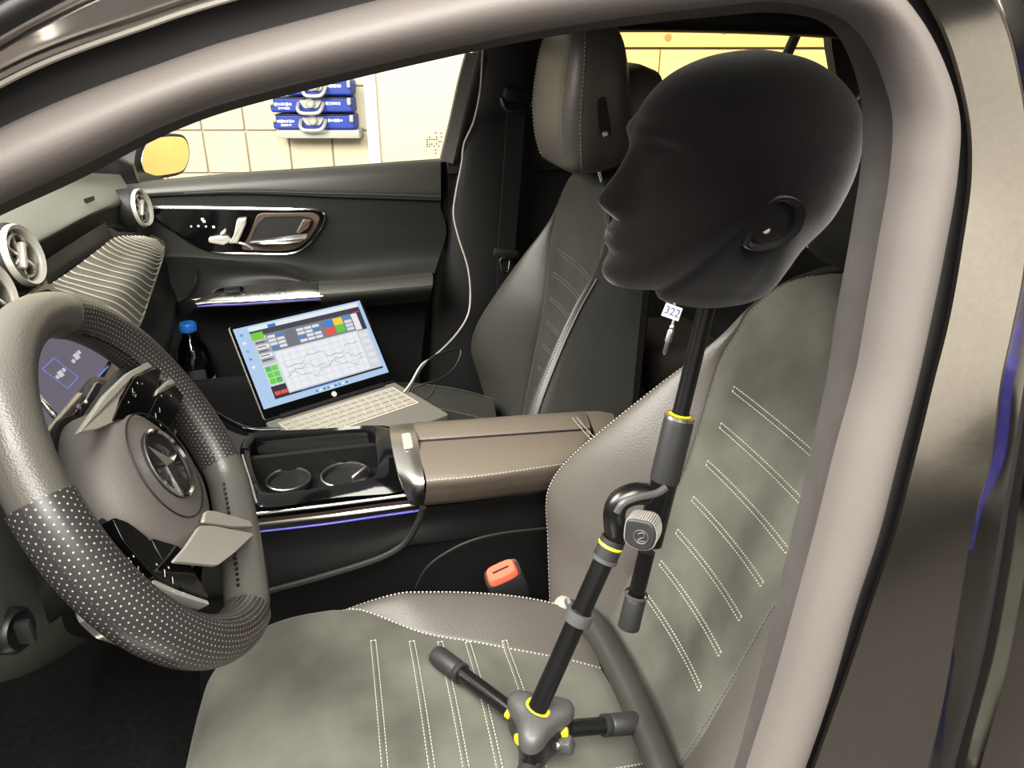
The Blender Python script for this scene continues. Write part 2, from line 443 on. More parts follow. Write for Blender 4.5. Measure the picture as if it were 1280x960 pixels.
# rest of the tiled wall past the counted tiles is a smooth bright wall
def frontal(name, px0, py0, px1, py1, h, d, m, parent=None, bev=.003):
    a0, a1 = rc(px0, 130, h)[0], rc(px1, 130, h)[0]; z1, z0 = rc(px0, py0, h)[1], rc(px1, py1, h)[1]
    o = MB().add(slab([room(a0, h + d, z0), room(a1, h + d, z0), room(a1, h + d, z1), room(a0, h + d, z1)], -cH * d, bev)).build(name, m, parent); return o
ra, zt = rc(472, -140, HW); rb, zb_ = rc(748, 420, HW)
o = frontal('white_board_panel', 471.5, -160, 748, 420, HW - .05, .05, 'board_white'); tag(o, 'large cream white wall panel seen through the passenger window', 'wall panel')
o = frontal('blue_grey_post', 456, -160, 471, 420, HW - .07, .06, 'post_blue'); tag(o, 'pale blue grey upright post between tiles and white panel', 'post')
o = frontal('grey_post', 749, -160, 765, 420, HW - .07, .06, 'room_grey'); tag(o, 'grey upright post left of the plywood boards', 'post')
for nm, q, lb in (('plywood_board', (766, -170, 1180, 59), 'wide upper plywood board spanning the wall behind the mannequin head'),
                  ('plywood_board', (772, 62, 820, 520), 'narrow left plywood panel under the wide upper board'),
                  ('plywood_board', (821.5, 62, 1180, 520), 'larger right plywood panel behind the mannequin head')):
    o = frontal(nm, *q, HW - .05, .04, 'plywood'); tag(o, lb, 'board', 'plywood boards on the wall')
    # knots
for (kx, ky, s) in ((835, 47, 6), (789, 90, 3), (805, 117, 3), (905, 40, 4)):
    p = PW(kx, ky, HW - .0515); rr = s / 950 * HW * .7
    o = MB().add(lathe([(rr, 0), (rr * .9, .0012), (0.0001, .0014)], p, -cH, 12)).build('wood_knot', 'wood_orange', smooth=False); adopt(o, bpy.data.objects['plywood_board' if ky < 60 else ('plywood_board.001' if kx < 820 else 'plywood_board.002')])

# stacked tool cases hung on the tiled wall
def tool_case(x0, y0, x1, y1, label, seed):
    h = HW - .12; (a0, z1), (a1, z0) = rc(x0, y0, h), rc(x1, y1, h)
    T = thing('tool_case', room((a0 + a1) / 2, h + .05, z0), label, 'tool case', 'blue tool cases stacked on the wall')
    W, Hh = a1 - a0, z1 - z0
    body = MB().add(slab(rpoly([room(a0, h + .1, z0 + .003), room(a1, h + .1, z0 + .003), room(a1, h + .1, z1 - .003), room(a0, h + .1, z1 - .003)], .012, 3), -cH * .1, .008)).build('body', 'blue_case', T)
    MB().add(slab(rpoly([room(a0 + W * .03, h, z1 - Hh * .1), room(a1 - W * .05, h, z1 - Hh * .1), room(a1 - W * .05, h, z1 - Hh * .02), room(a0 + W * .03, h, z1 - Hh * .02)], .003, 1), -cH * .004, .001)).build('lid_edge', 'plastic_black', T)
    for fx in (0.01, .945):
        MB().add(slab(rpoly([room(a0 + W * fx, h, z0 + Hh * .5), room(a0 + W * (fx + .045), h, z0 + Hh * .5), room(a0 + W * (fx + .045), h, z1 - .004), room(a0 + W * fx, h, z1 - .004)], .004, 2), -cH * .012, .003)).build('latch', 'case_grey', T)
    c = a0 + W * .5; hw = W * .15
    MB().add(slab(rpoly([room(c - hw * .95, h, z1 - Hh * .2), room(c - hw * .55, h, z0 + Hh * .3), room(c + hw * .55, h, z0 + Hh * .3), room(c + hw * .95, h, z1 - Hh * .2)], .01, 3), -cH * .008, .002)).build('handle_plate', 'case_grey', T)
    MB().add(tube(smooth_path([room(c - hw, h, z0 + Hh * .62), room(c - hw * .95, h - .035, z0 + Hh * .3), room(c - hw * .6, h - .045, z0 + Hh * .06), room(c + hw * .6, h - .045, z0 + Hh * .06), room(c + hw * .95, h - .035, z0 + Hh * .3), room(c + hw, h, z0 + Hh * .62)], 24), .008, 8)).build('handle', 'white_silver', T)
    MB().add(lathe([(.02, 0), (.02, .012), (.014, .016), (.012, .013), (0.001, .013)], room(c, h - .008, z0 + Hh * .62), -cH, 18)).build('lock', 'case_grey', T)
    rnd = random.Random(seed); b = []
    for (f0, f1, fz) in ((.05, .26, .55), (.1, .22, .33), (.68, .86, .6)):
        x = f0
        while x < f1:
            wd = rnd.uniform(.012, .03); hh = rnd.uniform(.05, .1); b.append((W * x, Hh * fz - Hh * hh, W * (x + wd), Hh * fz + Hh * hh * (1 if fz > .4 else .5), (236, 238, 244))); x += wd + rnd.uniform(.002, .012)
    prints('lettering', b, room(a0, h - .001, z0), cR, cZ, -cH, 'print', T)['kind'] = 'stuff'
    return T
tool_case(347, 99, 440, 120, 'topmost blue tool case of the stack on the tiled wall', 1)
tool_case(336, 121, 441, 141.5, 'middle blue tool case with silver handle on the tiled wall', 2)
tool_case(339.5, 142.5, 444, 162.5, 'lowest blue tool case directly above the grey wall bracket', 3)
h = HW - .13; o = frontal('wall_bracket', 341, 163, 446, 173, h, .11, 'case_grey'); tag(o, 'grey wall bracket shelf under the blue tool cases', 'bracket')

o = wall_quad('reflection_dado', room(5, -3.15, 0), room(-4, -3.15, 0), GZ, .03, 'gap_rubber', .03)  # unseen dark dado, added so the lower pillar paint mirrors something dark
CB = thing('reflection_trolley', (-1.35, -1.5, GZ), 'unseen blue trolley added for the stripe mirrored in the car pillar edge', 'reflection trolley')  # out-of-view prop, added to give the pillar edge its blue reflection
MB().add(rbox((-1.38, -1.5, GZ + .62), .5, 1.1, 1.0, .02)).build('prop_body', 'reflection_blue', CB)
for k in range(5):
    dd_ = MB().add(rbox((-1.12, -1.5, GZ + .24 + k * .19), .02, 1.02, .17, .008)).build('drawer', 'reflection_blue', CB)
    MB().add(rbox((-1.1, -1.5, GZ + .30 + k * .19), .025, .9, .02, .006)).build('handle', 'satin_silver', dd_)
for sx in (-1, 1):
    for sy in (-1, 1): MB().add(lathe([(.02, -.02), (.055, -.02), (.055, .02), (.02, .02)], (-1.38 + sx * .18, -1.5 + sy * .45, GZ + .056), (0, 1, 0), 20)).build('caster', 'plastic_black', CB)

# ================================================================== car body around the driver's door opening
BODY = thing('car_shell', (.5, 0, GZ), 'dark painted car body with door opening, pillars and rubber door seals', 'car body')
TB = .133
def PF(off):                                # leaning plane of the door opening, off metres further in
    return lambda x, y: PP(x, y, (0, 1, -TB), -.74 - TB * .4 + off)
E0 = [(-80, 312), (0, 270), (100, 224), (220, 163), (340, 124), (590, 65), (740, 38), (880, 22), (985, 16), (1050, 38), (1083, 115), (1085, 200), (1072, 290), (1053, 395), (1040, 480), (1020, 570), (998, 665), (978, 750), (952, 860), (925, 960), (895, 1060)]
E1 = [(-80, 298), (0, 256), (100, 209), (220, 151), (340, 113), (590, 55), (740, 28), (880, 10), (1000, 2), (1088, 36), (1132, 130), (1132, 215), (1116, 310), (1100, 400), (1085, 480), (1060, 570), (1036, 665), (1013, 750), (982, 860), (950, 960), (918, 1060)]
E2 = [(-80, 205), (0, 160), (85, 122), (190, 83), (310, 43), (560, -22), (720, -55), (890, -80), (1060, -60), (1145, 20), (1192, 125), (1194, 210), (1178, 310), (1160, 400), (1142, 480), (1120, 570), (1096, 665), (1068, 750), (1037, 860), (1002, 960), (965, 1060)]
E3 = [(-80, 150), (0, 105), (70, 72), (170, 36), (280, 0), (540, -70), (710, -110), (900, -130), (1080, -95), (1170, 15), (1208, 125), (1215, 215), (1203, 310), (1187, 400), (1167, 480), (1145, 570), (1120, 665), (1093, 745), (1058, 850), (1020, 955), (985, 1060)]
E4 = [(-80, 112), (0, 65), (60, 32), (150, -10), (260, -50), (520, -130), (700, -170), (910, -190), (1110, -150), (1235, -10), (1275, 110), (1285, 220), (1280, 330), (1265, 410), (1250, 480), (1238, 570), (1218, 650), (1202, 740), (1182, 860), (1160, 960), (1140, 1060)]
E5 = [(-80, 92), (0, 46), (50, 18), (140, -30), (250, -75), (510, -155), (695, -195), (920, -215), (1130, -175), (1265, -25), (1308, 105), (1320, 220), (1312, 330), (1295, 410), (1280, 480), (1266, 570), (1250, 660), (1237, 740), (1215, 850), (1185, 960), (1160, 1060)]
E6 = [(x + (40 if i > 9 else 8 * (i - 3) if i > 4 else -20), y - (45 if i < 9 else 20 if i == 9 else 0)) for i, (x, y) in enumerate(E5)]
E7 = [(x + (260 if i > 9 else 8 * (i - 3) if i > 4 else -80), y - (190 if i < 9 else 120 if i == 9 else 0)) for i, (x, y) in enumerate(E5)]
def longer(E_, d0=(-80, 43), d1=None):          # carry the frame on down the windscreen pillar and to the sill
    p0, pl = E_[0], E_[-1]; d1 = (pl[0] - E_[-2][0], pl[1] - E_[-2][1])
    return [(p0[0] + k * d0[0], p0[1] + k * d0[1]) for k in (5, 2.5)] + E_ + [(pl[0] + k * d1[0], pl[1] + k * d1[1]) for k in (1.5, 3.5)]
E0, E1, E2, E3, E4, E5, E6, E7 = (longer(e) for e in (E0, E1, E2, E3, E4, E5, E6, E7))
E1o = [(a[0] * .8 + b[0] * .2, a[1] * .8 + b[1] * .2) for a, b in zip(E1, E2)]
MB().add(thick(strip(E0, E1o, PF(.05), PF(.024), .004, k=5), (0, .006, 0))).build('seal_lip', 'weave', BODY, label='grey woven lip of the door seal')
MB().add(thick(strip(E1, E2, PF(.012), PF(.012), .013, k=11), (0, .012, 0))).build('seal_bulb', 'bulb_rubber', BODY, label='smooth grey rubber bulb of the door seal')
MB().add(thick(strip(E2, E3, PF(.018), PF(.016), .0, k=3), (0, .01, 0))).build('seal_channel', 'gap_rubber', BODY)
MB().add(thick(strip(E3, E4, PF(.006), PF(-.004), .0, k=7), (0, .003, 0))).build('pillar_flange', 'car_paint', BODY)
MB().add(thick(strip(E4, E5, PF(-.004), PF(-.0125), .001, k=7), (0, .02, 0))).build('pillar_edge', 'car_paint', BODY)
MB().add(thick(strip(E5, E6, PF(.004), PF(.012), 0, k=3), (0, .02, 0))).build('door_gap', 'gap_rubber', BODY)
MB().add(thick(strip(E6, E7, PF(-.012), PF(-.03), .012, k=7), (0, .02, 0))).build('outer_panel', 'car_paint', BODY)

for E_ in (E3, E4):
    MB().add(tube(cr([PF(.002)(*q) for q in E_[:10]], 60), .0013, 6)).build('trim_line', 'satin_silver', BODY)
# shell that closes the car: roof, floor, far side
rows = []
for x in (-.55, -.25, .1, .5, .9, 1.4, 1.9):
    zc = 1.10 - .12 * ((x - .7) / 1.2) ** 2 - (.0 if x > -.2 else .12)
    rows.append([(x, yy, zc + .05 - .06 * abs(yy / .66) ** 3) for yy in (-.615, -.45, -.25, 0, .25, .45, .62)])
MB().add(thick(patch(rows[2:], 30, 30), (0, 0, .02))).build('roof', 'headliner', BODY)
MB().add(rbox((.6, 0, -.03), 2.6, 1.5, .06, .01)).build('cabin_floor', 'carpet', BODY)
MB().add(thick(patch([[V(p) + V((0, (p[1] > 0) * .03 - (p[1] < 0) * .03, .035)) for p in r] for r in rows[2:]], 30, 30), (0, 0, .01))).build('roof_skin', 'car_paint', BODY)
ws = [[(-.56, -.66, .74), (-.62, -.35, .75), (-.64, 0, .755), (-.62, .35, .75), (-.56, .66, .74)], [(-.2, -.62, .93), (-.25, -.3, .95), (-.26, 0, .955), (-.25, .3, .95), (-.2, .62, .93)], [(.12, -.57, 1.07), (.09, -.3, 1.1), (.08, 0, 1.11), (.09, .3, 1.1), (.12, .6, 1.07)]]
MB().add(patch([[V(p) for p in r] for r in ws], 20, 16)).build('windscreen', 'window_glass', BODY)
hd = [[(-.58, -.8, .66), (-.62, -.4, .73), (-.64, 0, .745), (-.62, .4, .73), (-.58, .8, .66)], [(-1.2, -.8, .6), (-1.25, -.4, .68), (-1.26, 0, .69), (-1.25, .4, .68), (-1.2, .8, .6)], [(-1.75, -.7, .42), (-1.8, -.35, .5), (-1.82, 0, .52), (-1.8, .35, .5), (-1.75, .7, .42)]]
MB().add(thick(patch([[V(p) for p in r] for r in hd], 24, 20), (0, 0, -.02))).build('hood', 'car_paint', BODY)
for sy in (-1, 1):
    fd = [[(-.42, .82 * sy, -.1), (-.42, .84 * sy, .2), (-.42, .83 * sy, .5), (-.46, .79 * sy, .66)], [(-1.1, .84 * sy, .1), (-1.1, .86 * sy, .3), (-1.1, .85 * sy, .5), (-1.1, .79 * sy, .62)], [(-1.75, .72 * sy, -.1), (-1.78, .73 * sy, .1), (-1.78, .72 * sy, .3), (-1.75, .69 * sy, .43)]]
    MB().add(thick(patch([[V(p) for p in r] for r in fd], 16, 16), (0, -.02 * sy, 0))).build('fender', 'car_paint', BODY)
rd = [[(.66, -.79, .0), (1.1, -.8, .0), (1.6, -.79, .0)], [(.66, -.81, .3), (1.1, -.82, .3), (1.6, -.81, .32)], [(.66, -.79, .62), (1.1, -.8, .63), (1.6, -.79, .65)], [(.66, -.745, .79), (1.1, -.755, .8), (1.6, -.745, .82)]]
MB().add(thick(patch([[V(p) for p in r] for r in rd], 16, 20), (0, .02, 0))).build('rear_side_panel', 'car_paint', BODY)
# door sill on the driver's side and far side sill
MB().add(rbox((.5, -.77, .05), 2.4, .12, .2, .03)).build('sill', 'car_paint', BODY)
MB().add(rbox((.6, .79, .05), 2.6, .1, .2, .03)).build('sill', 'car_paint', BODY)
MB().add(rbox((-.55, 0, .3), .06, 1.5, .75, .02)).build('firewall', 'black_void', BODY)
# passenger B-pillar trim
def PYs(L, y): return [PY(a, b, y) for a, b in L]
front = [(600, 20), (592, 66), (578, 130), (563, 200), (556, 240), (552, 262), (546, 330), (541, 380), (538, 450), (533, 530)]
mid1 = [(625, 20), (617, 66), (608, 130), (592, 165), (582, 220), (580, 262), (580, 330), (577, 380), (572, 450), (566, 530)]
mid2 = [(680, 20), (676, 66), (668, 130), (662, 200), (656, 240), (652, 262), (647, 330), (640, 380), (635, 450), (630, 530)]
rear = [(700, 20), (696, 66), (690, 130), (684, 200), (680, 240), (678, 262), (672, 330), (668, 380), (660, 450), (655, 530)]
ys = [.66, .68, .70, .725, .73, .73, .73, .73, .73, .73]
def rowp(L, dy): return [PY(a, b, y + dy) for (a, b), y in zip(L, ys)]
MB().add(thick(patch([rowp(front, .02), rowp([((a * .7 + c * .3), b) for (a, b), (c, d) in zip(front, mid1)], -.005), rowp(mid1, -.03), rowp([((a * .5 + c * .5), b) for (a, b), (c, d) in zip(mid1, mid2)], -.04), rowp(mid2, -.03), rowp(rear, .02)], 40, 26), (0, .015, 0))).build('pillar_trim', 'plastic_dark', BODY, label='black plastic trim of the far pillar')
# window surround of the far door between glass and pillar
fr_f = [(583, 66), (574, 100), (563, 150), (551, 200)]
fr_b = [(596, 66), (588, 100), (578, 150), (566, 205)]
MB().add(thick(patch([[PY(a, b, y) for (a, b), y in zip(fr_f, (.655, .67, .69, .715))], [PY(a, b, y - .008) for (a, b), y in zip(fr_b, (.655, .67, .69, .715))]], 16, 4), (0, .02, 0))).build('pillar_seal', 'bulb_rubber', BODY)
# far roof rail and rear quarter
MB().add(tube(smooth_path([(-.15, .64, .95), (.1, .645, 1.0), (.45, .645, 1.045), (.9, .645, 1.06), (1.4, .62, 1.04), (1.75, .6, .98)], 30), .03, 10)).build('roof_rail', 'plastic_dark', BODY)
# rear door far side: panel, then C pillar strip
MB().add(thick(patch([[PY(560, 195, .745), PY(620, 190, .745), PY(700, 185, .745), PY(800, 180, .745), PY(1060, 178, .745)],
                      [PY(560, 215, .71), PY(620, 212, .71), PY(700, 208, .71), PY(800, 205, .71), PY(1060, 205, .71)],
                      [PY(560, 260, .72), PY(620, 260, .72), PY(700, 260, .72), PY(800, 260, .72), PY(1060, 260, .72)],
                      [PY(560, 560, .72), PY(620, 560, .72), PY(700, 560, .72), PY(800, 560, .72), PY(1060, 560, .72)]], 20, 20), (0, .02, 0))).build('rear_door_panel', 'plastic_dark', BODY)

# ================================================================== passenger door
DOOR = tag(thing('door_1', (.15, .76, GZ + .25), 'closed black passenger door with chrome trimmed control panel and armrest', None), kind='structure')
def drow(L, ys_):
    return [PY(a, b, y) for (a, b), y in zip(L, ys_ if isinstance(ys_, (list, tuple)) else [ys_] * len(L))]
XS = [100, 181, 240, 302, 355, 408, 460, 505, 553]
belt = [(100, 236), (181, 228), (240, 222.5), (302, 217), (355, 213.5), (408, 210), (460, 206.5), (505, 203), (551, 199.5)]
def down(d): return [(x, y + dd) for (x, y), dd in zip(belt, d)]
top_rows = [drow(belt, .748),
            drow(down([1, 1, 1, 1, 1, 1, 1, 1, 2]), .728),
            drow(down([7, 7, 8, 9, 10, 11, 12, 13, 14]), .708),
            drow(down([14, 14, 16, 19, 23, 27, 31, 35, 38]), .700),
            drow(down([18, 18, 21, 25, 30, 36, 41, 46, 51]), .703)]
MB().add(thick(patch(top_rows, 60, 26), (0, .02, 0))).build('belt_roll', 'leather_dark', DOOR, label='padded leather roll under the window')
sp = cr(drow(down([16, 16, 18.5, 22, 26.5, 31.5, 36, 41, 46]), .6985), 80)
stitch('stitching', [sp[18:]], (0, -1, .2), DOOR, 'thread_dim')
mid_rows = [drow(down([18, 18, 21, 25, 30, 36, 41, 46, 51]), .712),
            drow(down([24, 24, 27, 31, 36, 43, 49, 55, 61]), .7105),
            drow([(100, 275), (181, 275), (240, 275), (302, 275), (355, 278), (408, 285), (460, 288), (505, 290), (558, 290)], .712),
            drow([(100, 318), (181, 318), (240, 318), (302, 320), (355, 324), (408, 334), (460, 330), (505, 325), (549, 322)], .707),
            drow([(100, 326), (181, 322), (240, 322), (302, 327), (355, 333), (404, 357), (460, 351), (505, 346), (543, 342)], [.70, .70, .70, .70, .69, .665, .665, .67, .675])]
MB().add(thick(patch(mid_rows, 60, 40), (0, .02, 0))).build('door_skin', 'soft_plastic', DOOR)
# padded rear armrest
pad = [drow([(398, 353), (430, 352), (470, 349), (510, 345), (541, 342)], [.675] * 5), drow([(398, 357), (430, 355), (470, 352), (510, 348), (541, 345)], .64),
       drow([(400, 368), (430, 366), (470, 362.5), (510, 359), (541, 356)], .622), drow([(401, 378), (430, 375), (470, 371.5), (510, 368), (539, 365)], .628),
       drow([(402, 389), (430, 386), (470, 382), (510, 379), (536, 376)], .66)]
MB().add(thick(patch(pad, 30, 22), (0, .02, 0))).build('armrest_pad', 'leather_dark', DOOR)
stitch('stitching', [drow([(405, 367), (430, 365.5), (470, 362), (510, 358.5), (539, 355.7)], .6205), ], (0, -1, .3), DOOR, 'thread_dim')
# hollow above the front armrest, and armrest top in brushed silver
hol = [drow([(186, 322), (240, 322), (302, 327), (355, 333), (404, 357)], [.70, .70, .70, .69, .665]), drow([(186, 345), (240, 345), (302, 345), (355, 347), (400, 360)], [.71, .71, .71, .70, .67]),
       drow([(186, 372), (240, 374), (302, 362), (355, 356), (400, 356)], [.72, .715, .69, .675, .66])]
MB().add(thick(patch(hol, 24, 14), (0, .02, 0))).build('armrest_hollow', 'plastic_dark', DOOR)
at = [drow([(243, 376), (262, 368), (272, 360), (330, 355), (388, 351), (403, 357)], [.66, .665, .675, .675, .675, .67]), drow([(245, 378), (266, 372), (300, 369), (340, 366), (385, 362), (404, 363)], [.64, .636, .634, .634, .634, .634]),
      drow([(246, 381), (266, 377), (300, 375), (340, 373), (385, 370.5), (404, 369.5)], [.624] * 6)]
MB().add(thick(patch(at, 30, 14), (0, .006, -.006))).build('armrest_cap', 'satin_silver', DOOR, label='brushed silver armrest cap')
MB().add(tube(smooth_path(drow([(246, 380), (266, 378), (300, 376.5), (340, 374), (385, 371.2), (404, 370)], .623), 30), .0035, 8)).build('chrome_strip', 'chrome', DOOR)
MB().add(tube(smooth_path(drow([(247, 383), (266, 381.5), (300, 380), (340, 377.5), (385, 374.5), (404, 373.2)], .626), 30), .0022, 8)).build('light_strip', 'ambient_blue', DOOR, label='thin blue ambient light strip')
sw = rpoly(drow([(268, 365.5), (275, 360.5), (303, 358.5), (306, 361), (301, 367.5), (270, 369)], .648), .006, 3)
MB().add(slab(sw, (0, -.004, .003), .0015)).build('window_switch_base', 'piano_black', DOOR)
s2 = MB().add(slab(rpoly(drow([(280, 361), (301, 359.7), (300, 365), (280, 366.2)], .643), .002, 2), (0, -.005, .004), .0015)).build('window_switch', 'plastic_black', DOOR)
low = [drow([(186, 372), (240, 378), (246, 384), (300, 382), (350, 379), (404, 376), (470, 381), (536, 375)], [.72, .68, .655, .655, .655, .655, .675, .68]),
       drow([(180, 410), (220, 410), (246, 408), (300, 408), (350, 408), (404, 408), (470, 405), (532, 400)], [.73, .72, .71, .71, .71, .71, .71, .71]),
       drow([(175, 480), (220, 480), (246, 480), (300, 480), (350, 478), (404, 478), (470, 476), (525, 470)], .72), drow([(170, 640), (220, 640), (246, 640), (300, 640), (350, 640), (404, 640), (470, 640), (515, 640)], .73)]
MB().add(thick(patch(low, 44, 30), (0, .02, 0))).build('lower_panel', 'plastic_dark', DOOR)
# door pocket: an outer wall with a brownish rim
pk = [drow([(196, 486), (243, 484), (307, 478), (380, 470), (460, 462)], .60), drow([(196, 489), (243, 487), (307, 481), (380, 473), (460, 465)], .59), drow([(190, 600), (243, 600), (307, 596), (380, 590), (460, 584)], .60)]
MB().add(thick(patch(pk, 24, 12), (0, .012, 0))).build('pocket_wall', 'plastic_dark', DOOR)
MB().add(tube(smooth_path(drow([(196, 486), (243, 483.5), (307, 477.5), (380, 469.5), (460, 461.5)], .596), 30), .0045, 8)).build('pocket_rim', 'brown_frame', DOOR)
# speaker bulge left of the armrest
MB().add(tube(smooth_path(drow([(180, 384), (205, 382), (232, 372), (243, 355), (245, 335)], .695), 20), .004, 8)).build('pocket_seam', 'plastic_black', DOOR)
# gloss black control panel in a chrome bezel
bz = [(186, 259), (231, 259.3), (302, 260.5), (392, 262), (402, 264), (406, 270), (402, 282), (389, 301), (374, 313), (358, 316.5), (266, 314.5), (241, 304), (217, 287), (186, 268)]
bzp = rpoly(drow(bz, .706), .02, 5)
MB().add(slab(bzp, (0, -.006, 0), .002)).build('control_panel', 'piano_black', DOOR, label='gloss black panel with seat switches')
MB().add(tube(even(bzp, 150, True), .0042, 8, closed=True)).build('chrome_bezel', 'chrome', DOOR, label='chrome bezel')
hf = [(322, 266), (392, 265.5), (401, 271), (396, 284), (384, 301), (370, 311), (352, 313.5), (300, 312), (310, 297), (316, 282)]
fr = MB().add(slab(rpoly(drow(hf, .7), .012, 4), (0, -.004, 0), .0015)).build('handle_surround', 'brown_frame', DOOR, label='dark brown handle surround')
hr = rpoly(drow([(328, 272), (378, 271), (392, 274), (389, 284), (373, 304), (313, 304), (319, 288)], .6955), .01, 4)
MB().add(slab(hr, (0, -.0015, 0), .0005)).build('handle_recess', 'black_void', fr)
MB().add(tube(even(hr, 70, True), .0018, 6, closed=True)).build('recess_edge', 'plastic_black', fr)
hp = [drow([(313, 301), (335, 298.5), (358, 295), (384, 292.5)], [.694, .676, .672, .676]), drow([(312, 303), (335, 301.5), (358, 300), (382, 298)], [.69, .668, .664, .67]), drow([(312, 305), (335, 305), (358, 304.5), (374, 303)], [.69, .672, .668, .672])]
MB().add(thick(patch(hp, 20, 10), (0, .006, 0))).build('door_pull', 'satin_silver', DOOR, label='silver inner door handle')
MB().add(slab(rpoly(drow([(379, 273), (390, 274.5), (386, 285), (374, 292), (370, 290)], .692), .003, 3), (0, -.008, 0), .003)).build('lock_button', 'brown_frame', DOOR)
def seat_switch(L, d, nm):
    MB().add(slab(rpoly(drow(L, .7), .004, 3), (0, -d, 0), .003)).build(nm, 'white_silver', DOOR)
seat_switch([(261, 296), (284, 292.5), (291, 300), (280, 305), (262, 302)], .014, 'seat_switch')
seat_switch([(297, 272.5), (309, 271.5), (308, 279), (298, 302), (287, 303), (293, 292)], .016, 'seat_switch')
seat_switch([(275, 291), (282, 285), (284, 288), (280, 293)], .018, 'seat_switch')
MB().add(tube(smooth_path(drow([(292, 302), (305, 305), (316, 311)], .697), 10), .0035, 8)).build('switch_trim', 'satin_silver', DOOR)
b = []
for (x, y, s) in ((239, 283, 1), (248, 282.5, 1.2), (257.5, 283, 1), (267, 283.5, 1.4), (253, 274, 1.6), (255, 276.5, 1.6)):
    p = PY(x, y, .6995); q = (p - V((0, .6995, 0))); k = s * .0017
    b.append((p.x - k, p.z - k, p.x + k, p.z + k, (225, 225, 225)))
prints('switch_icons', b, V((0, .6992, 0)), V((1, 0, 0)), V((0, 0, 1)), V((0, -1, 0)), 'print', DOOR)['kind'] = 'stuff'
# window glass and its stamp
gl = [drow([(60, 240), (181, 228), (302, 217), (408, 210), (551, 199)], .75), [(-.32, .70, .86), (-.05, .70, .88), (.1, .70, .9), (.28, .70, .91), (.47, .70, .90)], [(-.15, .655, .98), (.0, .655, 1.0), (.15, .655, 1.02), (.32, .655, 1.03), (.52, .655, 1.03)]]
win = MB().add(patch(gl, 16, 10)).build('window_pane', 'window_glass', DOOR, label='clear side window glass')
b = []
rnd = random.Random(3)
for i in range(7):
    for j in range(5):
        if rnd.random() < .62: b.append((i * .0052, j * .0052, i * .0052 + .0036, j * .0052 + .0034, (150, 146, 138)))
for (x, y) in ((.018, -.008), (.018, -.016), (.034, -.012), (.03, .03), (.018, .031)): b.append((x, y, x + .005, y + .0025, (140, 136, 128)))
p0 = PY(533, 184, .742)
prints('glass_stamp', b, p0, V((1, 0, 0)), V((0, -.3, 1)).normalized(), V((0, -1, -.3)).normalized(), 'print', win)['kind'] = 'stuff'

# outside mirror
MIR = thing('side_mirror', PY(200, 225, .95), 'black door mirror housing outside the passenger window', 'mirror')
hc = PY(200, 196, .96)
mo = [(176, 176), (196, 168), (218, 167), (230, 170), (236, 182), (236, 200), (228, 216), (208, 222), (186, 224), (172, 218), (168, 200)]
mN = V((.9, -.43, .04)).normalized(); mop = [PP(a, b, mN, mN.dot(hc)) for a, b in mo]; c0 = sum(mop, V()) / len(mop)
mdir = V((.93, -.36, .05)).normalized(); ma, mb_, _ = frame(mdir)
def mring(s, d): return [c0 + (p - c0) * s - mN * d for p in cr(mop, 44, True)]
MB().add(loft([mring(.93, -.004), mring(1.0, 0), mring(1.03, .02), mring(.98, .06), mring(.75, .1), mring(.3, .12)])).build('housing', 'plastic_dark', MIR)
go = [c0 + (p - c0) * .86 + mN * .005 for p in cr(mop, 44, True)]
gv = [p + V((0, 0, 0)) for p in go]
MB().add(slab(gv, mN * .003, .001)).build('mirror_glass', 'mirror_glass', MIR, label='mirror glass')
MB().add(tube([c0 + V((-.03, -.02, -.05)), PY(150, 232, .80)], .025, 10)).build('mirror_foot', 'plastic_dark', MIR)
MB().add(slab([PY(60, 240, .76), PY(176, 232, .76), PY(168, 205, .745), PY(120, 180, .73)], (0, -.02, 0), .004)).build('sail_panel', 'plastic_black', DOOR)

# ================================================================== dashboard
DASH = thing('dashboard', (-.3, .1, .45), 'grey leather dashboard with round metal air vents and striped decor panel', 'dashboard')
def at(L): return [PY(a, b, y) for a, b, y in L]
def pz(L): return [PZ(a, b, z) for a, b, z in L]
pad_rows = [pz([(-160, 300, .80), (-60, 268, .80), (0, 246, .80), (43, 224, .80), (83, 216, .80)]) + [PY(150, 218, .71)],
            pz([(-160, 332, .795), (-60, 298, .795), (5, 272, .79), (55, 248, .785), (100, 234, .775)]) + [PY(158, 231, .70)],
            at([(-130, 385, -.45), (-40, 345, -.15), (20, 312, .06), (70, 285, .24), (115, 262, .42), (163, 244, .68)]),
            at([(-125, 395, -.45), (-38, 355, -.15), (22, 320, .07), (73, 290, .25), (120, 266, .43), (164, 252, .68)])]
pad_rows = [[r[0] + V((-.01, -.2, -.02))] + r for r in pad_rows]
MB().add(thick(patch(pad_rows, 50, 24), (-.02, 0, -.015))).build('top_pad', 'dash_leather', DASH)
MB().add(slab(rpoly(at([(104, 251, .42), (117, 247, .47), (119, 250, .47), (108, 255, .42)]), .003, 2), (0, 0, .003), .001)).build('sensor', 'plastic_dark', DASH)
# recessed face below the pad
face = [at([(-125, 397, -.4), (-38, 357, -.12), (22, 322, .09), (73, 292, .27), (120, 268, .45), (166, 254, .69)]),
        at([(-120, 420, -.4), (-30, 385, -.12), (30, 345, .11), (82, 312, .29), (128, 285, .47), (168, 278, .70)]),
        at([(-110, 440, -.4), (-20, 405, -.12), (36, 362, .10), (90, 322, .28), (134, 284, .46), (172, 290, .69)])]
face = [[r[0] + V((-.01, -.24, -.02))] + r for r in face]
MB().add(thick(patch(face, 40, 14), (-.02, 0, 0))).build('vent_recess', 'soft_plastic', DASH)
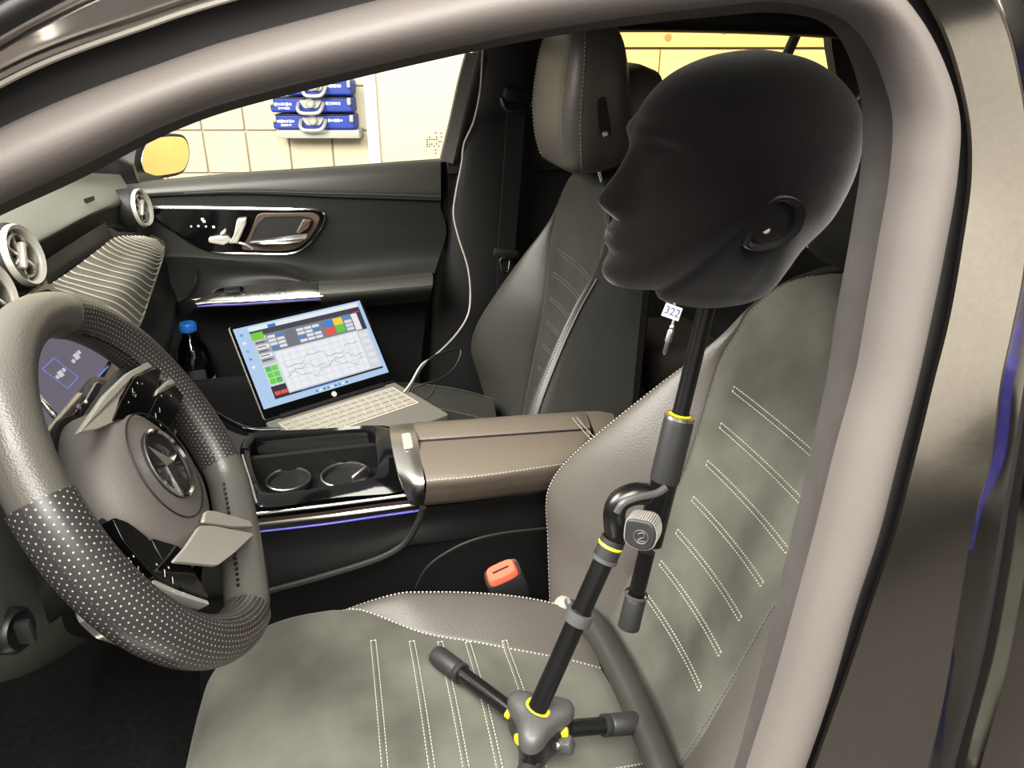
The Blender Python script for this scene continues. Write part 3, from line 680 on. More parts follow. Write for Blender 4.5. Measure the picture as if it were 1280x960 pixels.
# narrow stitched ledge
led = [at([(40, 338, .13), (62, 322, .20), (100, 297, .33), (131, 278, .46)]), at([(52, 350, .13), (75, 333, .20), (112, 308, .33), (139, 292, .46)]), at([(60, 356, .14), (84, 338, .22), (120, 312, .35), (142, 297, .47)])]
MB().add(thick(patch(led, 24, 8), (-.01, 0, -.01))).build('ledge', 'soft_plastic', DASH)
# decor panel
dec = [at([(55, 360, .12), (84, 341, .22), (120, 314, .35), (143, 297, .48), (165, 295, .58), (186, 296, .66)]),
       at([(75, 375, .11), (105, 358, .21), (138, 335, .34), (160, 315, .47), (180, 303, .58), (197, 300, .67)]),
       at([(95, 402, .08), (128, 384, .19), (160, 360, .32), (180, 335, .46), (194, 318, .58), (204, 308, .675)]),
       at([(120, 440, .08), (150, 422, .18), (173, 405, .30), (187, 368, .44), (198, 334, .58), (205, 311, .675)])]
DN, DM = 60, 30
Rr = [cr(r, DN) for r in dec]; Cc = [cr([Rr[i][k] for i in range(4)], DM) for k in range(DN)]
MB().add(thick(grid([[Cc[k][j] for k in range(DN)] for j in range(DM)]), (-.015, 0, -.012))).build('decor_panel', 'decor', DASH, label='grey decor panel with pale pinstripes')
def dpt(u, v):
    k = min(DN - 1.001, max(0, u * (DN - 1))); j = min(DM - 1.001, max(0, v * (DM - 1))); a, b = int(k), int(j); fu, fv = k - a, j - b
    return (Cc[a][b] * (1 - fu) + Cc[a + 1][b] * fu) * (1 - fv) + (Cc[a][b + 1] * (1 - fu) + Cc[a + 1][b + 1] * fu) * fv
up_n = V((.75, -.1, .65)).normalized(); mbs = MB()
for i in range(27):
    u0 = -.30 + i * .047; pts = []
    for j in range(22):
        v_ = j / 21; u = u0 + .34 * v_ ** 1.5
        if 0 <= u <= 1: pts.append(dpt(u, v_) + up_n * .0006)
    if len(pts) > 3: mbs.add(tube(pts, .0015, 5))
mbs.build('pinstripes', 'stripe', DASH, kind='stuff')
MB().add(tube(smooth_path(at([(120, 442, .08), (150, 424, .18), (173, 407, .30), (187, 370, .44), (198.5, 336, .58), (205.5, 311, .676), (200, 300, .678), (188, 295, .67)]), 50), .0028, 8)).build('decor_edge', 'satin_silver', DASH)
# under-dash, glove box, dark
gb = [at([(118, 444, .08), (150, 426, .18), (172, 409, .30), (187, 371, .44), (198, 337, .58), (205, 313, .675)]), at([(135, 470, .08), (160, 450, .2), (180, 432, .32), (195, 400, .46), (205, 370, .6), (212, 350, .69)]),
      at([(150, 520, .12), (175, 500, .24), (195, 480, .36), (208, 450, .5), (214, 420, .62), (216, 400, .7)]), [(-.35, -.1, .25), (-.35, .1, .25), (-.35, .3, .25), (-.36, .5, .25), (-.36, .6, .25), (-.36, .7, .25)]]
MB().add(thick(patch(gb, 30, 20), (-.02, 0, 0))).build('glove_box', 'plastic_dark', DASH)
def vent(c, nrm, R, label):
    root = MB(); a, b, d = frame(nrm)
    MB().add(lathe([(R * 1.12, -.05), (R * 1.12, -.004), (R * 1.06, .002), (R * .98, -.004)], c, nrm, 36, False)).build('vent_housing', 'plastic_dark', DASH)
    ring = MB().add(lathe([(R * 1.02, -.012), (R * 1.03, .004), (R * .97, .009), (R * .86, .006), (R * .82, -.004), (R * .82, -.02)], c, nrm, 40, False)).build('vent_ring', 'white_silver', DASH, label='bright metal vent ring')
    MB().add(lathe([(R * .84, -.03), (0.001, -.03)], c, nrm, 32, False)).build('vent_cavity', 'black_void', DASH)
    r2 = MB().add(lathe([(R * .74, -.012), (R * .73, .003), (R * .66, .005), (R * .62, -.006)], c, nrm, 36, False)).build('inner_ring', 'satin_silver', DASH)
    for k in range(6):
        an = k * math.pi / 3 + .3; e = a * math.cos(an) + b * math.sin(an); t = d.cross(e)
        MB().add(rbox(c + e * R * .5 - d * .006, R * .75, .0035, .014, .001, e, t, d)).build('vent_blade', 'satin_silver', DASH)
    MB().add(rbox(c + d * .002, R * .95, R * .22, .012, .004, (a * .6 + b * .8).normalized(), (b * .6 - a * .8).normalized(), d)).build('vent_knob', 'white_silver', DASH)
vn = V((.93, -.12, .2)).normalized()
vent(PY(25, 320, .0), vn, .037, 'centre')
vent(PY(-14, 368, -.11), vn, .037, 'centre')
vent(PY(175, 260, .63), V((.93, -.2, .12)), .036, 'right')
# centre touch screen, a slab standing in front of the dash
sA, sB = PY(57, 351, .10), PY(-12, 405, -.09); sd_ = (PY(92, 378, .10) - sA).normalized() * .24
tsn = (sB - sA).cross(sd_).normalized(); tsn = tsn if tsn.x > 0 else -tsn
MB().add(slab(rpoly([sA, sB, sB + sd_, sA + sd_], .012, 4), -tsn * .012, 0)).build('touch_screen', 'brown_frame', DASH, label='dark centre touch screen')
MB().add(tube([sA, sB], .0022, 8)).build('screen_edge', 'chrome', DASH)
# instrument display behind the wheel
ic = [(30, 405), (100, 398), (150, 452), (128, 530), (60, 560), (20, 500)]
io, ia, ib = PX(20, 400, -.14), V((0, 1, 0)), V((-.3, 0, 1)).normalized()
inz = ia.cross(ib)
if inz.x < 0: inz = -inz
def ipt(px, py): 
    p = PP(px, py, inz, inz.dot(io)); return ((p - io).dot(ia), (p - io).dot(ib))
dsp = rpoly([io + ia * x + ib * y for x, y in (ipt(-60, 430), ipt(60, 360), ipt(152, 430), ipt(95, 540), ipt(-20, 600))], .01, 4)
IN = MB().add(slab(dsp, -inz * .012, 0)).build('instrument_display', 'piano_black', DASH, label='instrument display behind the wheel')
q = []
q.append(([ipt(-50, 435), ipt(58, 372), ipt(145, 432), ipt(92, 530), ipt(-10, 580)], (104, 98, 112), 2))
def line(pts, wd, rgb, lay):
    for (a, b) in zip(pts, pts[1:]):
        A, B = V((*ipt(*a), 0)), V((*ipt(*b), 0)); d_ = (B - A).normalized(); n_ = V((-d_.y, d_.x, 0)) * wd
        q.append(([(A - n_)[:2], (B - n_)[:2], (B + n_)[:2], (A + n_)[:2]], rgb, lay))
line([(51, 462), (66, 448), (96, 472), (83, 486), (51, 462)], .0006, (120, 136, 225), 4)
line([(118, 475), (134, 458)], .001, (110, 130, 235), 4)
line([(48, 430), (66, 420)], .002, (130, 140, 230), 4)
for (x, y, s) in ((94, 446, 5), (97, 441, 3), (90, 452, 3), (74, 468, 5), (78, 463, 3), (70, 472, 3)):
    q.append(([ipt(x - s, y - s * .3), ipt(x, y - s), ipt(x + s, y + s * .3), ipt(x, y + s)], (206, 206, 214), 5))
g = prints('display_graphics', q, io + inz * .0006, ia, ib, inz, 'dim_screen_print', IN); g['kind'] = 'stuff'
MB().add(tube(at([(44, 492, -.28), (72, 524, -.3)]), .003, 8)).build('display_edge', 'satin_silver', DASH)
# knee panel and steering column shroud on the driver's side
kp = [[PX(-120, 560, -.1), PX(-30, 600, -.08), PX(20, 640, -.08), PX(60, 690, -.09)], [PX(-120, 700, -.06), PX(-30, 720, -.05), PX(20, 740, -.06), PX(75, 760, -.08)], [PX(-120, 800, -.08), PX(-30, 815, -.07), PX(20, 815, -.08), PX(85, 790, -.12)], [PX(-120, 880, -.2), PX(-30, 860, -.18), PX(40, 840, -.2), PX(110, 800, -.22)]]
MB().add(thick(patch(kp, 24, 24), (-.02, 0, 0))).build('knee_panel', 'dash_leather', DASH)
kc = PX(18, 788, -.055)
MB().add(lathe([(.017, -.01), (.017, .002), (.014, .006), (.013, .002)], kc, V((.9, -.3, .1)), 20)).build('adjuster_bezel', 'plastic_black', DASH)
MB().add(rbox(kc + V((.008, -.003, 0)), .012, .008, .02, .003)).build('adjuster_knob', 'plastic_dark', DASH)

# ================================================================== centre console
CON = thing('centre_console', (.3, 0, .0), 'centre console with gloss black cup holder tray, silver plate and leather armrest', 'console')
def az(L): return [PZ(a, b, z) for a, b, z in L]
G = [(522, 552, .462), (580, 548, .464), (650, 543, .464), (715, 538.5, .462), (738, 537, .458)]
near = [az([(x, y + 1, z - .008) for x, y, z in G]), az([(x, y + 2.5, z) for x, y, z in G]), az([(527, 575, .466), (590, 570, .468), (660, 563, .468), (722, 557, .465), (735, 556, .46)]),
        az([(533, 600, .455), (590, 595, .457), (650, 587, .457), (705, 578.5, .456), (716, 577, .452)]), az([(532, 616, .432), (590, 611, .433), (645, 604, .433), (698, 597, .433), (706, 596, .43)]), az([(530, 629, .408), (590, 623, .408), (645, 616, .408), (690, 611, .408), (700, 610, .406)])]
MB().add(thick(patch(near, 40, 30), (0, .012, -.012))).build('armrest_lid', 'armrest_leather', CON)
far = [az([(x, y - 1, z - .008) for x, y, z in G]), az([(x, y - 2.5, z) for x, y, z in G]), az([(519, 538, .467), (580, 534, .469), (650, 528, .469), (715, 523, .467), (734, 521, .462)]),
       az([(517, 529, .462), (580, 525, .464), (650, 519.5, .464), (713, 515.5, .462), (729, 514.5, .456)]), az([(517, 527.5, .435), (580, 525, .435), (650, 520, .435), (713, 516, .435), (727, 515, .43)])]
MB().add(thick(patch(far, 40, 24), (0, 0, -.012))).build('armrest_lid', 'armrest_leather', CON)
MB().add(tube(az([(522, 552, .4585), (580, 548, .4605), (650, 543, .4605), (715, 538.5, .4585), (738, 537, .455)]), .0022, 6)).build('lid_gap', 'black_void', CON)
stitch('stitching', [cr(az([(534, 601, .4562), (590, 596, .4582), (650, 588, .4582), (705, 579.5, .4572)]), 40), cr(az([(712, 517.5, .465), (722, 530, .4685), (738, 548, .466)]), 20), cr(az([(717, 517, .464), (728, 530, .468), (743, 547, .465)]), 20)], (0, -.5, .8), CON)
tailp = [az([(729, 514.5, .456), (748, 514, .455), (766, 517, .452)]), az([(738, 527, .46), (755, 527, .458), (771, 530, .454)]), az([(745, 546, .455), (760, 546, .453), (774, 548, .45)]), az([(712, 600, .40), (735, 598, .40), (760, 595, .40)])]
MB().add(thick(patch(tailp, 14, 14), (0, 0, -.015))).build('armrest_tail', 'armrest_leather', CON)
# curved silver plate in front of the armrest
pl = [az([(487, 531.5, .462), (502, 530, .464), (517, 528.5, .465)]), az([(488, 545, .464), (505, 544, .467), (521, 545, .468)]), az([(491, 563, .46), (510, 565, .464), (526, 568, .464)]), az([(498, 592, .448), (515, 598, .452), (530, 601, .453)]), az([(506, 612, .43), (519, 618, .432), (530, 618, .432)]), az([(513, 627, .41), (521, 628.5, .41), (529, 628.5, .41)])]
MB().add(thick(patch(pl, 14, 30), (0, .004, -.008))).build('silver_plate', 'satin_silver', CON, label='brushed silver plate ahead of the armrest')
MB().add(slab(rpoly(az([(502, 543, .4672), (513, 541.5, .4672), (517, 560, .4662), (505, 562, .4662)]), .003, 2), (0, 0, .0015), .0005)).build('plate_button', 'white_silver', CON)
# gloss black tray: rim, walls, floor, two cups
rim = [(300, 566, .44), (306, 546, .447), (316, 540, .45), (400, 536, .452), (480, 532, .455), (489, 545, .455), (496, 580, .447), (508, 612, .425), (420, 622, .42), (330, 634, .42), (312, 610, .425)]
inn = [(312, 566, .44), (318, 549, .447), (325, 545, .449), (400, 540, .451), (462, 537, .453), (470, 560, .449), (472, 585, .442), (462, 598, .436), (420, 606, .43), (345, 616, .428), (322, 602, .43)]
ro, ri = cr(az(rim), 88, True), cr(az(inn), 88, True)
fl_ = [V((p.x, p.y, .390)) for p in ri]; cc_ = sum(ro, V()) / len(ro); cc_.z = .36
MB().add(grid([ro, [a.lerp(b, .5) + V((0, 0, .003)) for a, b in zip(ro, ri)], ri], True)).build('tray_rim', 'piano_black', CON, label='gloss black tray rim')
MB().add(grid([[V((p.x, p.y, .35)) for p in ri], [p - V((0, 0, .004)) for p in ri]], True)).build('tray_side', 'plastic_black', CON)
MB().add(grid([ri, [p + V((0, 0, -.02)) for p in ri], fl_], True)).build('tray_wall', 'plastic_black', CON)
cc = sum(fl_, V()) / len(fl_)
MB().add(thick(grid([fl_, [p.lerp(cc, .5) for p in fl_], [p.lerp(cc, .98) for p in fl_]], True), (0, 0, -.003))).build('tray_floor', 'plastic_black', CON)
for (px, py, rr) in ((361, 602, .036), (432, 596, .04)):
    c = PZ(px, py, .399); rr *= .95
    MB().add(lathe([(rr, -.003), (rr, .0), (rr * .97, .004), (rr * .9, .004), (rr * .86, 0), (rr * .84, -.002), (.001, -.002)], c, (0, 0, 1), 36, False)).build('cup_holder', 'plastic_dark', CON)
    MB().add(lathe([(rr * .99, .0035), (rr * 1.0, .0055), (rr * .95, .0065), (rr * .93, .004)], c, (0, 0, 1), 36, False)).build('cup_ring', 'satin_silver', CON)
MB().add(rbox(PZ(452, 598, .405), .03, .006, .03, .003, V((.8, .5, .3)).normalized(), V((-.5, .8, 0)).normalized(), V((-.2, -.1, .97)))).build('cup_clip', 'satin_silver', CON)
lidp = az([(318, 549, .443), (400, 543, .446), (460, 540, .448), (462, 556, .425), (400, 561, .422), (322, 566, .42)])
MB().add(slab(rpoly(lidp, .006, 3), (0, 0, -.004), .001)).build('roller_cover', 'plastic_dark', CON)
# chrome strips along the driver's edge
def run(L, r, nm, m, **kw): MB().add(tube(smooth_path(az(L), 40), r, 10)).build(nm, m, CON, **kw)
MB().add(thick(patch([az([(318, 632, .42), (400, 624, .42), (470, 614, .423), (510, 608, .424)]), az([(320, 640, .41), (400, 631, .41), (470, 622, .411), (513, 616, .412)])], 24, 5), (0, .004, -.004))).build('wood_strip', 'piano_black', CON)
run([(300, 645, .406), (330, 641, .406), (400, 633, .406), (470, 624, .406), (516, 618, .407)], .0042, 'chrome_strip', 'chrome')
MB().add(thick(patch([az([(300, 651, .40), (400, 640, .40), (470, 630, .40), (528, 623, .402)]), az([(300, 656, .392), (400, 645, .392), (470, 635, .392), (528, 628, .394)])], 24, 5), (0, .004, -.004))).build('brown_strip', 'brown_frame', CON)
MB().add(thick(patch([az([(300, 655, .393), (400, 644.5, .393), (470, 635, .393), (528, 628, .395)]), az([(300, 660, .387), (400, 649, .388), (470, 640, .388), (529, 632, .39)]), az([(302, 666, .378), (400, 655, .378), (470, 645, .378), (527, 637, .38)])], 24, 9), (0, .004, -.004))).build('satin_strip', 'satin_silver', CON)
run([(302, 667, .376), (400, 656, .376), (470, 646, .376), (527, 638, .378)], .0016, 'light_strip', 'ambient_blue', label='thin blue ambient light strip')
# left end of the tray: rising surround toward the dash
MB().add(thick(patch([az([(250, 520, .45), (280, 535, .45), (306, 545, .449), (316, 540, .45)]), az([(262, 555, .435), (285, 560, .438), (298, 564, .44), (302, 560, .441)]), az([(270, 640, .40), (285, 640, .405), (305, 632, .41), (312, 612, .424)])], 16, 14), (0, .01, -.01))).build('tray_front', 'soft_plastic', CON)
run([(303, 570, .441), (309, 590, .436), (316, 612, .428), (322, 630, .42)], .003, 'tray_edge', 'chrome')
run([(268, 515, .455), (290, 528, .455), (314, 537, .453), (350, 537, .453)], .004, 'tray_lip', 'piano_black')
# driver-facing side
def pc(px, py, y): return PY(px, py, y)
side = [az([(260, 668, .375), (300, 665, .378), (400, 654, .378), (470, 644, .378), (528, 636, .38), (600, 628, .39), (700, 612, .40), (770, 600, .40)])]
y0s = [p.y for p in side[0]]
side.append([PY(a, b, y + d) for (a, b), y, d in zip([(255, 690), (300, 690), (400, 680), (470, 668), (521, 655), (605, 642), (695, 630), (765, 615)], y0s, (.004, .004, .004, .004, .006, .01, .012, .012))])
side.append([PY(a, b, y + d) for (a, b), y, d in zip([(250, 745), (334, 736), (400, 720), (467, 699), (500, 684), (600, 670), (680, 660), (760, 650)], y0s, (-.004, -.004, -.004, -.004, .0, .012, .012, .012))])
side.append([PY(a, b, y + d) for (a, b), y, d in zip([(250, 757), (334, 748), (400, 733), (467, 712), (510, 700), (600, 682), (680, 670), (760, 662)], y0s, (.012, .012, .012, .012, .014, .016, .016, .016))])
side.append([PY(a, b, y + d) for (a, b), y, d in zip([(250, 900), (334, 900), (400, 900), (467, 900), (520, 900), (600, 900), (680, 900), (760, 900)], y0s, [.03] * 8)])
MB().add(thick(patch(side, 50, 40), (0, .02, 0))).build('console_side', 'console_plastic', CON, label='dark console side facing the driver seat')
MB().add(tube(smooth_path([PY(a, b, -.118) for a, b in [(529, 634), (524, 650), (512, 672), (498, 686), (467, 701), (400, 722), (334, 740)]], 40), .005, 8)).build('side_crease', 'console_plastic', CON)
MB().add(tube(smooth_path([PY(a, b, -.112) for a, b in [(520, 735), (530, 715), (546, 699), (575, 682), (603, 672), (640, 665), (690, 660)]], 40), .0025, 6)).build('side_seam', 'console_plastic', CON)
# opposite side and back so the console is a solid block
cb = [V((.03, .06, .44)), V((.28, .075, .45)), V((.55, .07, .45))]
MB().add(thick(patch([[V((.0, .09, .43)), V((.28, .09, .43)), V((.62, .075, .43))], [V((.0, .1, .25)), V((.28, .1, .25)), V((.62, .1, .25))], [V((.0, .1, .0)), V((.28, .1, .0)), V((.62, .1, .0))]], 10, 10), (0, -.01, 0))).build('console_far_side', 'plastic_dark', CON)

# ================================================================== front seats
def seat(yc, x0, z0, rec, mir, label, who, dz=0, xo=0, hbf=1.0, sf=1.0):
    """mir=+1: local +y is inboard toward +Y (driver); -1 mirrored"""
    T = thing('car_seat', (x0 - .22, yc, .0), label, 'car seat', 'front car seats')
    a = math.radians(rec); U = V((math.sin(a), 0, math.cos(a))); N = V((-math.cos(a), 0, math.sin(a))); O = V((x0, yc, z0))
    def BP(s, y, h): return O + U * (s * sf) + N * h + V((0, y * mir, 0))
    wt = [(-.08, .205), (-.03, .235), (.02, .258), (.07, .264), (.12, .252), (.18, .228), (.25, .20), (.31, .178), (.35, .166), (.40, .148), (.44, .118), (.475, .068), (.492, .03)]
    wi = [(-.08, .10), (0, .112), (.1, .113), (.19, .112), (.25, .126), (.30, .143), (.34, .152), (.38, .146), (.40, .1445), (.44, .115), (.475, .066), (.492, .028)]
    hb = [(-.08, .035), (0, .06), (.06, .082), (.12, .08), (.2, .06), (.28, .034), (.34, .010), (.38, .0), (.492, -.008)]
    ss = [-.08 + i * (.572 / 64) for i in range(65)]
    def prof_ins(s, u):                     # u in -1..1 across the insert
        w_ = lerp_tab(wi, s); edge = max(0, (abs(u) - .9) / .1)
        top = -.03 * max(0, (s - .44) / .05) ** 2
        return BP(s, w_ * u, -.012 * (1 - u * u) - .004 * edge ** 2 + top)
    def prof_bol(s, u, sd):                 # u 0..1 from insert edge over the bolster round to the side shell
        w0, w1, H = lerp_tab(wi, s), lerp_tab(wt, s), lerp_tab(hb, s) * hbf
        if u < .7:
            t = u / .7; y = w0 + (w1 - w0) * (1 - (1 - t) ** 1.35) ; hgt = H * math.sin(min(1, t * 1.25) * math.pi / 2) ** .9 - .012 * max(0, t - .8) / .2 - .004 * (1 - min(1, t * 8))
        else:
            t = (u - .7) / .3; y = w1 + .004 * math.sin(t * math.pi); hgt = (H - .012) * (1 - t) - .07 * t
        return BP(s, y * sd, hgt)
    NU = 40
    MB().add(thick(grid([[prof_ins(s, -1 + 2 * k / NU) for k in range(NU + 1)] for s in ss], ), -N * .02)).build('backrest_insert', 'suede' if who == 'd' else 'suede_shaded', T, label='dark grey suede backrest insert')
    for sd in (1, -1):
        MB().add(thick(grid([[prof_bol(s, k / 26, sd) for k in range(27)] for s in ss]), -N * .012)).build('backrest_bolster', 'leather' if who == 'd' else 'leather_dark', T, label='smooth leather side bolster')
    # shell behind
    MB().add(loft([[BP(s, lerp_tab(wt, s) * math.cos(q) * .97, -.075 + (-.05) * abs(math.sin(q)) ** .5 if math.sin(q) < 0 else -.065) for q in [2 * math.pi * k / 28 for k in range(28)]] for s in ss[::3]])).build('backrest_shell', 'plastic_dark', T)
    # stitching: bolster seam, insert seam, channels
    for sd in (1, -1):
        bs = [prof_bol(s, .6, sd) + N * .0012 for s in ss if s < .335]
        stitch('bolster_stitching', [bs], lambda p: N, T, 'thread' if who == 'd' else 'thread_dim', dash=.003, gap=.0022)
    for sd in (1, -1):
        MB().add(tube([prof_bol(s, .69, sd) + N * .001 for s in ss if -.05 < s < .34], .0022, 6)).build('piping', 'plastic_black', T)
    st = [[prof_ins(s, sd * .965) + N * .0008 for s in ss if -.06 < s < .47] for sd in (1, -1)]
    stitch('insert_stitching', st, lambda p: N, T, 'thread_dim')
    ch = []
    for i, s in enumerate((.316, .273, .228, .183, .138, .092, .046)):
        w_ = (.105, .095, .085, .078, .076, .076, .077, .077)[i]
        for ds in (-.003, .003): ch.append([prof_ins(s + ds, -w_ / lerp_tab(wi, s) + 2 * w_ / lerp_tab(wi, s) * k / 12) + N * .0008 for k in range(13)])
        for sg in (1, -1): ch.append([prof_ins(s - .003, sg * w_ / lerp_tab(wi, s)) + N * .0008, prof_ins(s + .003, sg * w_ / lerp_tab(wi, s)) + N * .0008])
        MB().add(tube([prof_ins(s, -w_ / lerp_tab(wi, s) + 2 * w_ / lerp_tab(wi, s) * k / 12) - N * .0012 for k in range(13)], .0022, 6)).build('channel_pleat', 'suede' if who == 'd' else 'suede_shaded', T)
    stitch('channel_stitching', ch, lambda p: N, T, 'thread' if who == 'd' else 'thread_dim', dash=.0028, gap=.0014, wd=.0005)
    # cushion -------------------------------------------------------------
    prf = [(.075, .17, .165), (.022, .215, .17), (-.002, .27, .165), (-.002, .315, .165), (.018, .35, .172), (.05, .372, .186), (.09, .38, .20), (.14, .376, .212), (.2, .366, .218), (.26, .354, .220), (.32, .342, .220), (.38, .328, .216), (.43, .314, .205), (.47, .30, .19)]
    pp = cr([V((x, z, w_ * .9)) for x, z, w_ in prf], 70)
    def cw(x): return lerp_tab([(-.01, 1), (.13, 1), (.15, .985), (.18, .88), (.22, .74), (.26, .62), (.32, .54), (.38, .47), (.47, .42)], x)
    CN = V((.17, 0, .98))
    def cus(i, u):                            # u -1..1 overall; insert part |u|<cw
        p = pp[i]; W_ = p.z; c = cw(p.x) if p.y > .33 or p.x > .1 else 1
        au = abs(u); y = W_ * u; rise = 0
        frontness = min(1, max(0, (p.x - .0) / .1))
        if au > c and c < .995:
            t = (au - c) / (1 - c); rise = .024 * math.sin(min(1, t * 1.25) * math.pi / 2) * min(1, (1 - c) * 3.2)
        if au > .82: rise -= .034 * ((au - .82) / .18) ** 2
        belly = .008 * (1 - min(1, au / max(.3, c)) ** 2)
        n_ = V((-.9, 0, .3)).lerp(CN, min(1, max(0, (p.x - .0) / .05)) if i > 12 else 0).normalized()
        return V((p.x + xo, yc + y * mir, p.y + dz)) + n_ * (rise + belly)
    I = range(len(pp)); K = 44
    ins = [[cus(i, (cw(pp[i].x) if (pp[i].y > .33 or pp[i].x > .1) else 1) * (-1 + 2 * k / K)) for k in range(K + 1)] for i in I]
    MB().add(thick(grid(ins), (.0, 0, -.02))).build('cushion_insert', 'suede' if who == 'd' else 'leather_dark', T, label='dark grey suede seat cushion' if who == 'd' else None)
    i0 = next(i for i in I if pp[i].x > .135 and pp[i].y > .3)
    for sd in (1, -1):
        bo = [[cus(i, sd * (cw(pp[i].x) + (1 - cw(pp[i].x)) * k / 20)) for k in range(21)] + [cus(i, sd) + V((0, .004 * sd * mir, -.05 * q)) for q in (1, 2, 3)] for i in I if i >= i0]
        MB().add(thick(grid(bo), (0, -.01 * sd * mir, -.012))).build('cushion_bolster', 'leather' if who == 'd' else 'leather_dark', T, label='smooth leather cushion bolster')
        stitch('cushion_stitching', [[cus(i, sd * (cw(pp[i].x) * .985)) + CN * .001 for i in I if i >= i0 + 1], [cus(i, sd * (cw(pp[i].x) + (1 - cw(pp[i].x)) * .74)) + CN * .0015 for i in I if i >= i0 + 3]], CN, T, 'thread' if who == 'd' else 'thread_dim')
    edge = [cus(i, .985) + V((-.001, 0, .0005)) for i in I if 3 < i < i0]
    stitch('front_stitching', [edge, [cus(i, -.985) + V((-.001, 0, .0005)) for i in I if 3 < i < i0]], V((-.5, .4, .7)), T, 'thread_dim')
    if who == 'd':
        cl = []
        def cx(x): return min(I, key=lambda i: abs(pp[i].x - x) + (0 if pp[i].y > .3 else 9))
        for xx in (.198, .236, .274, .312, .35):
            i = cx(xx); W_ = pp[i].z
            for d_ in (-.003, .003):
                cl.append([cus(i, u) + V((d_, 0, 0)) + CN * .001 for u in [(-.105 + .21 * k / 14) / W_ for k in range(15)]])
            for sg in (1, -1): cl.append([cus(i, sg * .105 / W_) + V((-.003, 0, 0)) + CN * .001, cus(i, sg * .105 / W_) + V((.003, 0, 0)) + CN * .001])
            MB().add(tube([cus(i, (-.105 + .21 * k / 14) / W_) - CN * .0012 for k in range(15)], .0022, 6)).build('channel_pleat', 'suede', T)
        stitch('channel_stitching', cl, CN, T, 'thread', dash=.0028, gap=.0014, wd=.00052)
    if who == 'd': MB().add(tube(smooth_path([BP(-.035, .125, .03), BP(-.028, .09, .022), BP(-.026, 0, .018), BP(-.026, -.1, .022), BP(-.03, -.2, .03)], 30), .017, 14)).build('backrest_roll', 'leather_dark', T)
    MB().add(rbox((x0 - .26, yc, .16), .40, .36, .2, .03)).build('seat_base', 'plastic_dark', T)
    for sg in (1, -1): MB().add(rbox((x0 - .24, yc + sg * .17, .03), .46, .04, .06, .008)).build('seat_rail', 'plastic_black', T)
    return T, BP, N, U
SD, DBP, DN_, DU = seat(-.395, .50, .364, 22, 1, 'driver seat of suede and leather carrying the black microphone stand', 'd')
SP, PBP, PN_, PU = seat(.37, .569, .275, 10, -1, 'passenger seat of dark leather with the open laptop on its cushion', 'p', -.045, .03, 1.3, 1.12)
def headrest(T, O_, lean, yc, mir, dark):
    a = math.radians(lean); U = V((math.sin(a), 0, math.cos(a))); N = V((-math.cos(a), 0, math.sin(a)))
    def BP(s, y, h): return V((O_[0], yc, O_[1])) + U * (s - .475) + N * h + V((0, y * mir, 0))
    mh = 'driver_headrest_shaded' if not dark else 'headrest_leather'
    # sections up the headrest: (s, half width, front h, back h)
    sec = [(.475, .085, .045, -.03), (.49, .11, .062, -.055), (.53, .125, .07, -.06), (.58, .13, .07, -.06), (.63, .13, .062, -.058), (.68, .118, .05, -.052), (.71, .09, .035, -.04), (.722, .05, .01, -.02)]
    sec = [(s + .0, w_, a_, b_) for s, w_, a_, b_ in sec]
    S_ = cr([V((s, w_, f_)) for s, w_, f_, b_ in sec], 26); B_ = cr([V((s, w_, b_)) for s, w_, f_, b_ in sec], 26)
    def ring(i):
        s, w_, f_ = S_[i]; b_ = B_[i].z; r = []
        for k in range(48):
            q = 2 * math.pi * k / 48; c, d = math.cos(q), math.sin(q)
            c = math.copysign(abs(c) ** .42, c); d = math.copysign(abs(d) ** .6, d)
            r.append(BP(s, w_ * c, (f_ + b_) / 2 + (f_ - b_) / 2 * d))
        return r
    MB().add(loft([ring(i) for i in range(26)])).build('headrest', mh, T, label='leather headrest')
    for sg in (.045, -.045): MB().add(tube([BP(.40, sg, -.035), BP(.50, sg, -.01)], .006, 10)).build('headrest_post', 'chrome', T)
    st = []
    for c_ in (.50, .85):
        st.append([ring(i)[int(48 * (.0 + c_ * .0))] for i in range(3, 23)])
    def side(k, lift): return [ring(i)[k] + (ring(i)[k] - BP(S_[i].x, 0, 0)).normalized() * lift for i in range(2, 24)]
    stitch('headrest_stitching', [side(k, .0010) for k in (3, 8, 21, 16)], lambda p: V((-.5, -1, 0)), T, 'thread', dash=.0035, gap=.003, wd=.0007)
    for sd in (0, 24):
        i = 12; c = ring(i)[sd]; out = (c - BP(S_[i].x, 0, .005)).normalized()
        slot = rpoly([BP(.54, 0, .012), BP(.60, 0, .016), BP(.605, 0, 0), BP(.54, 0, -.01)], .008, 3)
        yv = V((0, c.y - BP(.5, 0, 0).y, 0))
        MB().add(slab([p + yv * .985 for p in slot], out * .003, .001)).build('headrest_slot', 'plastic_dark', T)
        MB().add(lathe([(.006, 0), (.006, .006), (.003, .008)], BP(.545, 0, .003) + yv, out, 12)).build('headrest_button', 'satin_silver', T)
headrest(SD, (.715, .80), 20, -.395, 1, False)
headrest(SP, (.655, .805), -4, .385, -1, True)

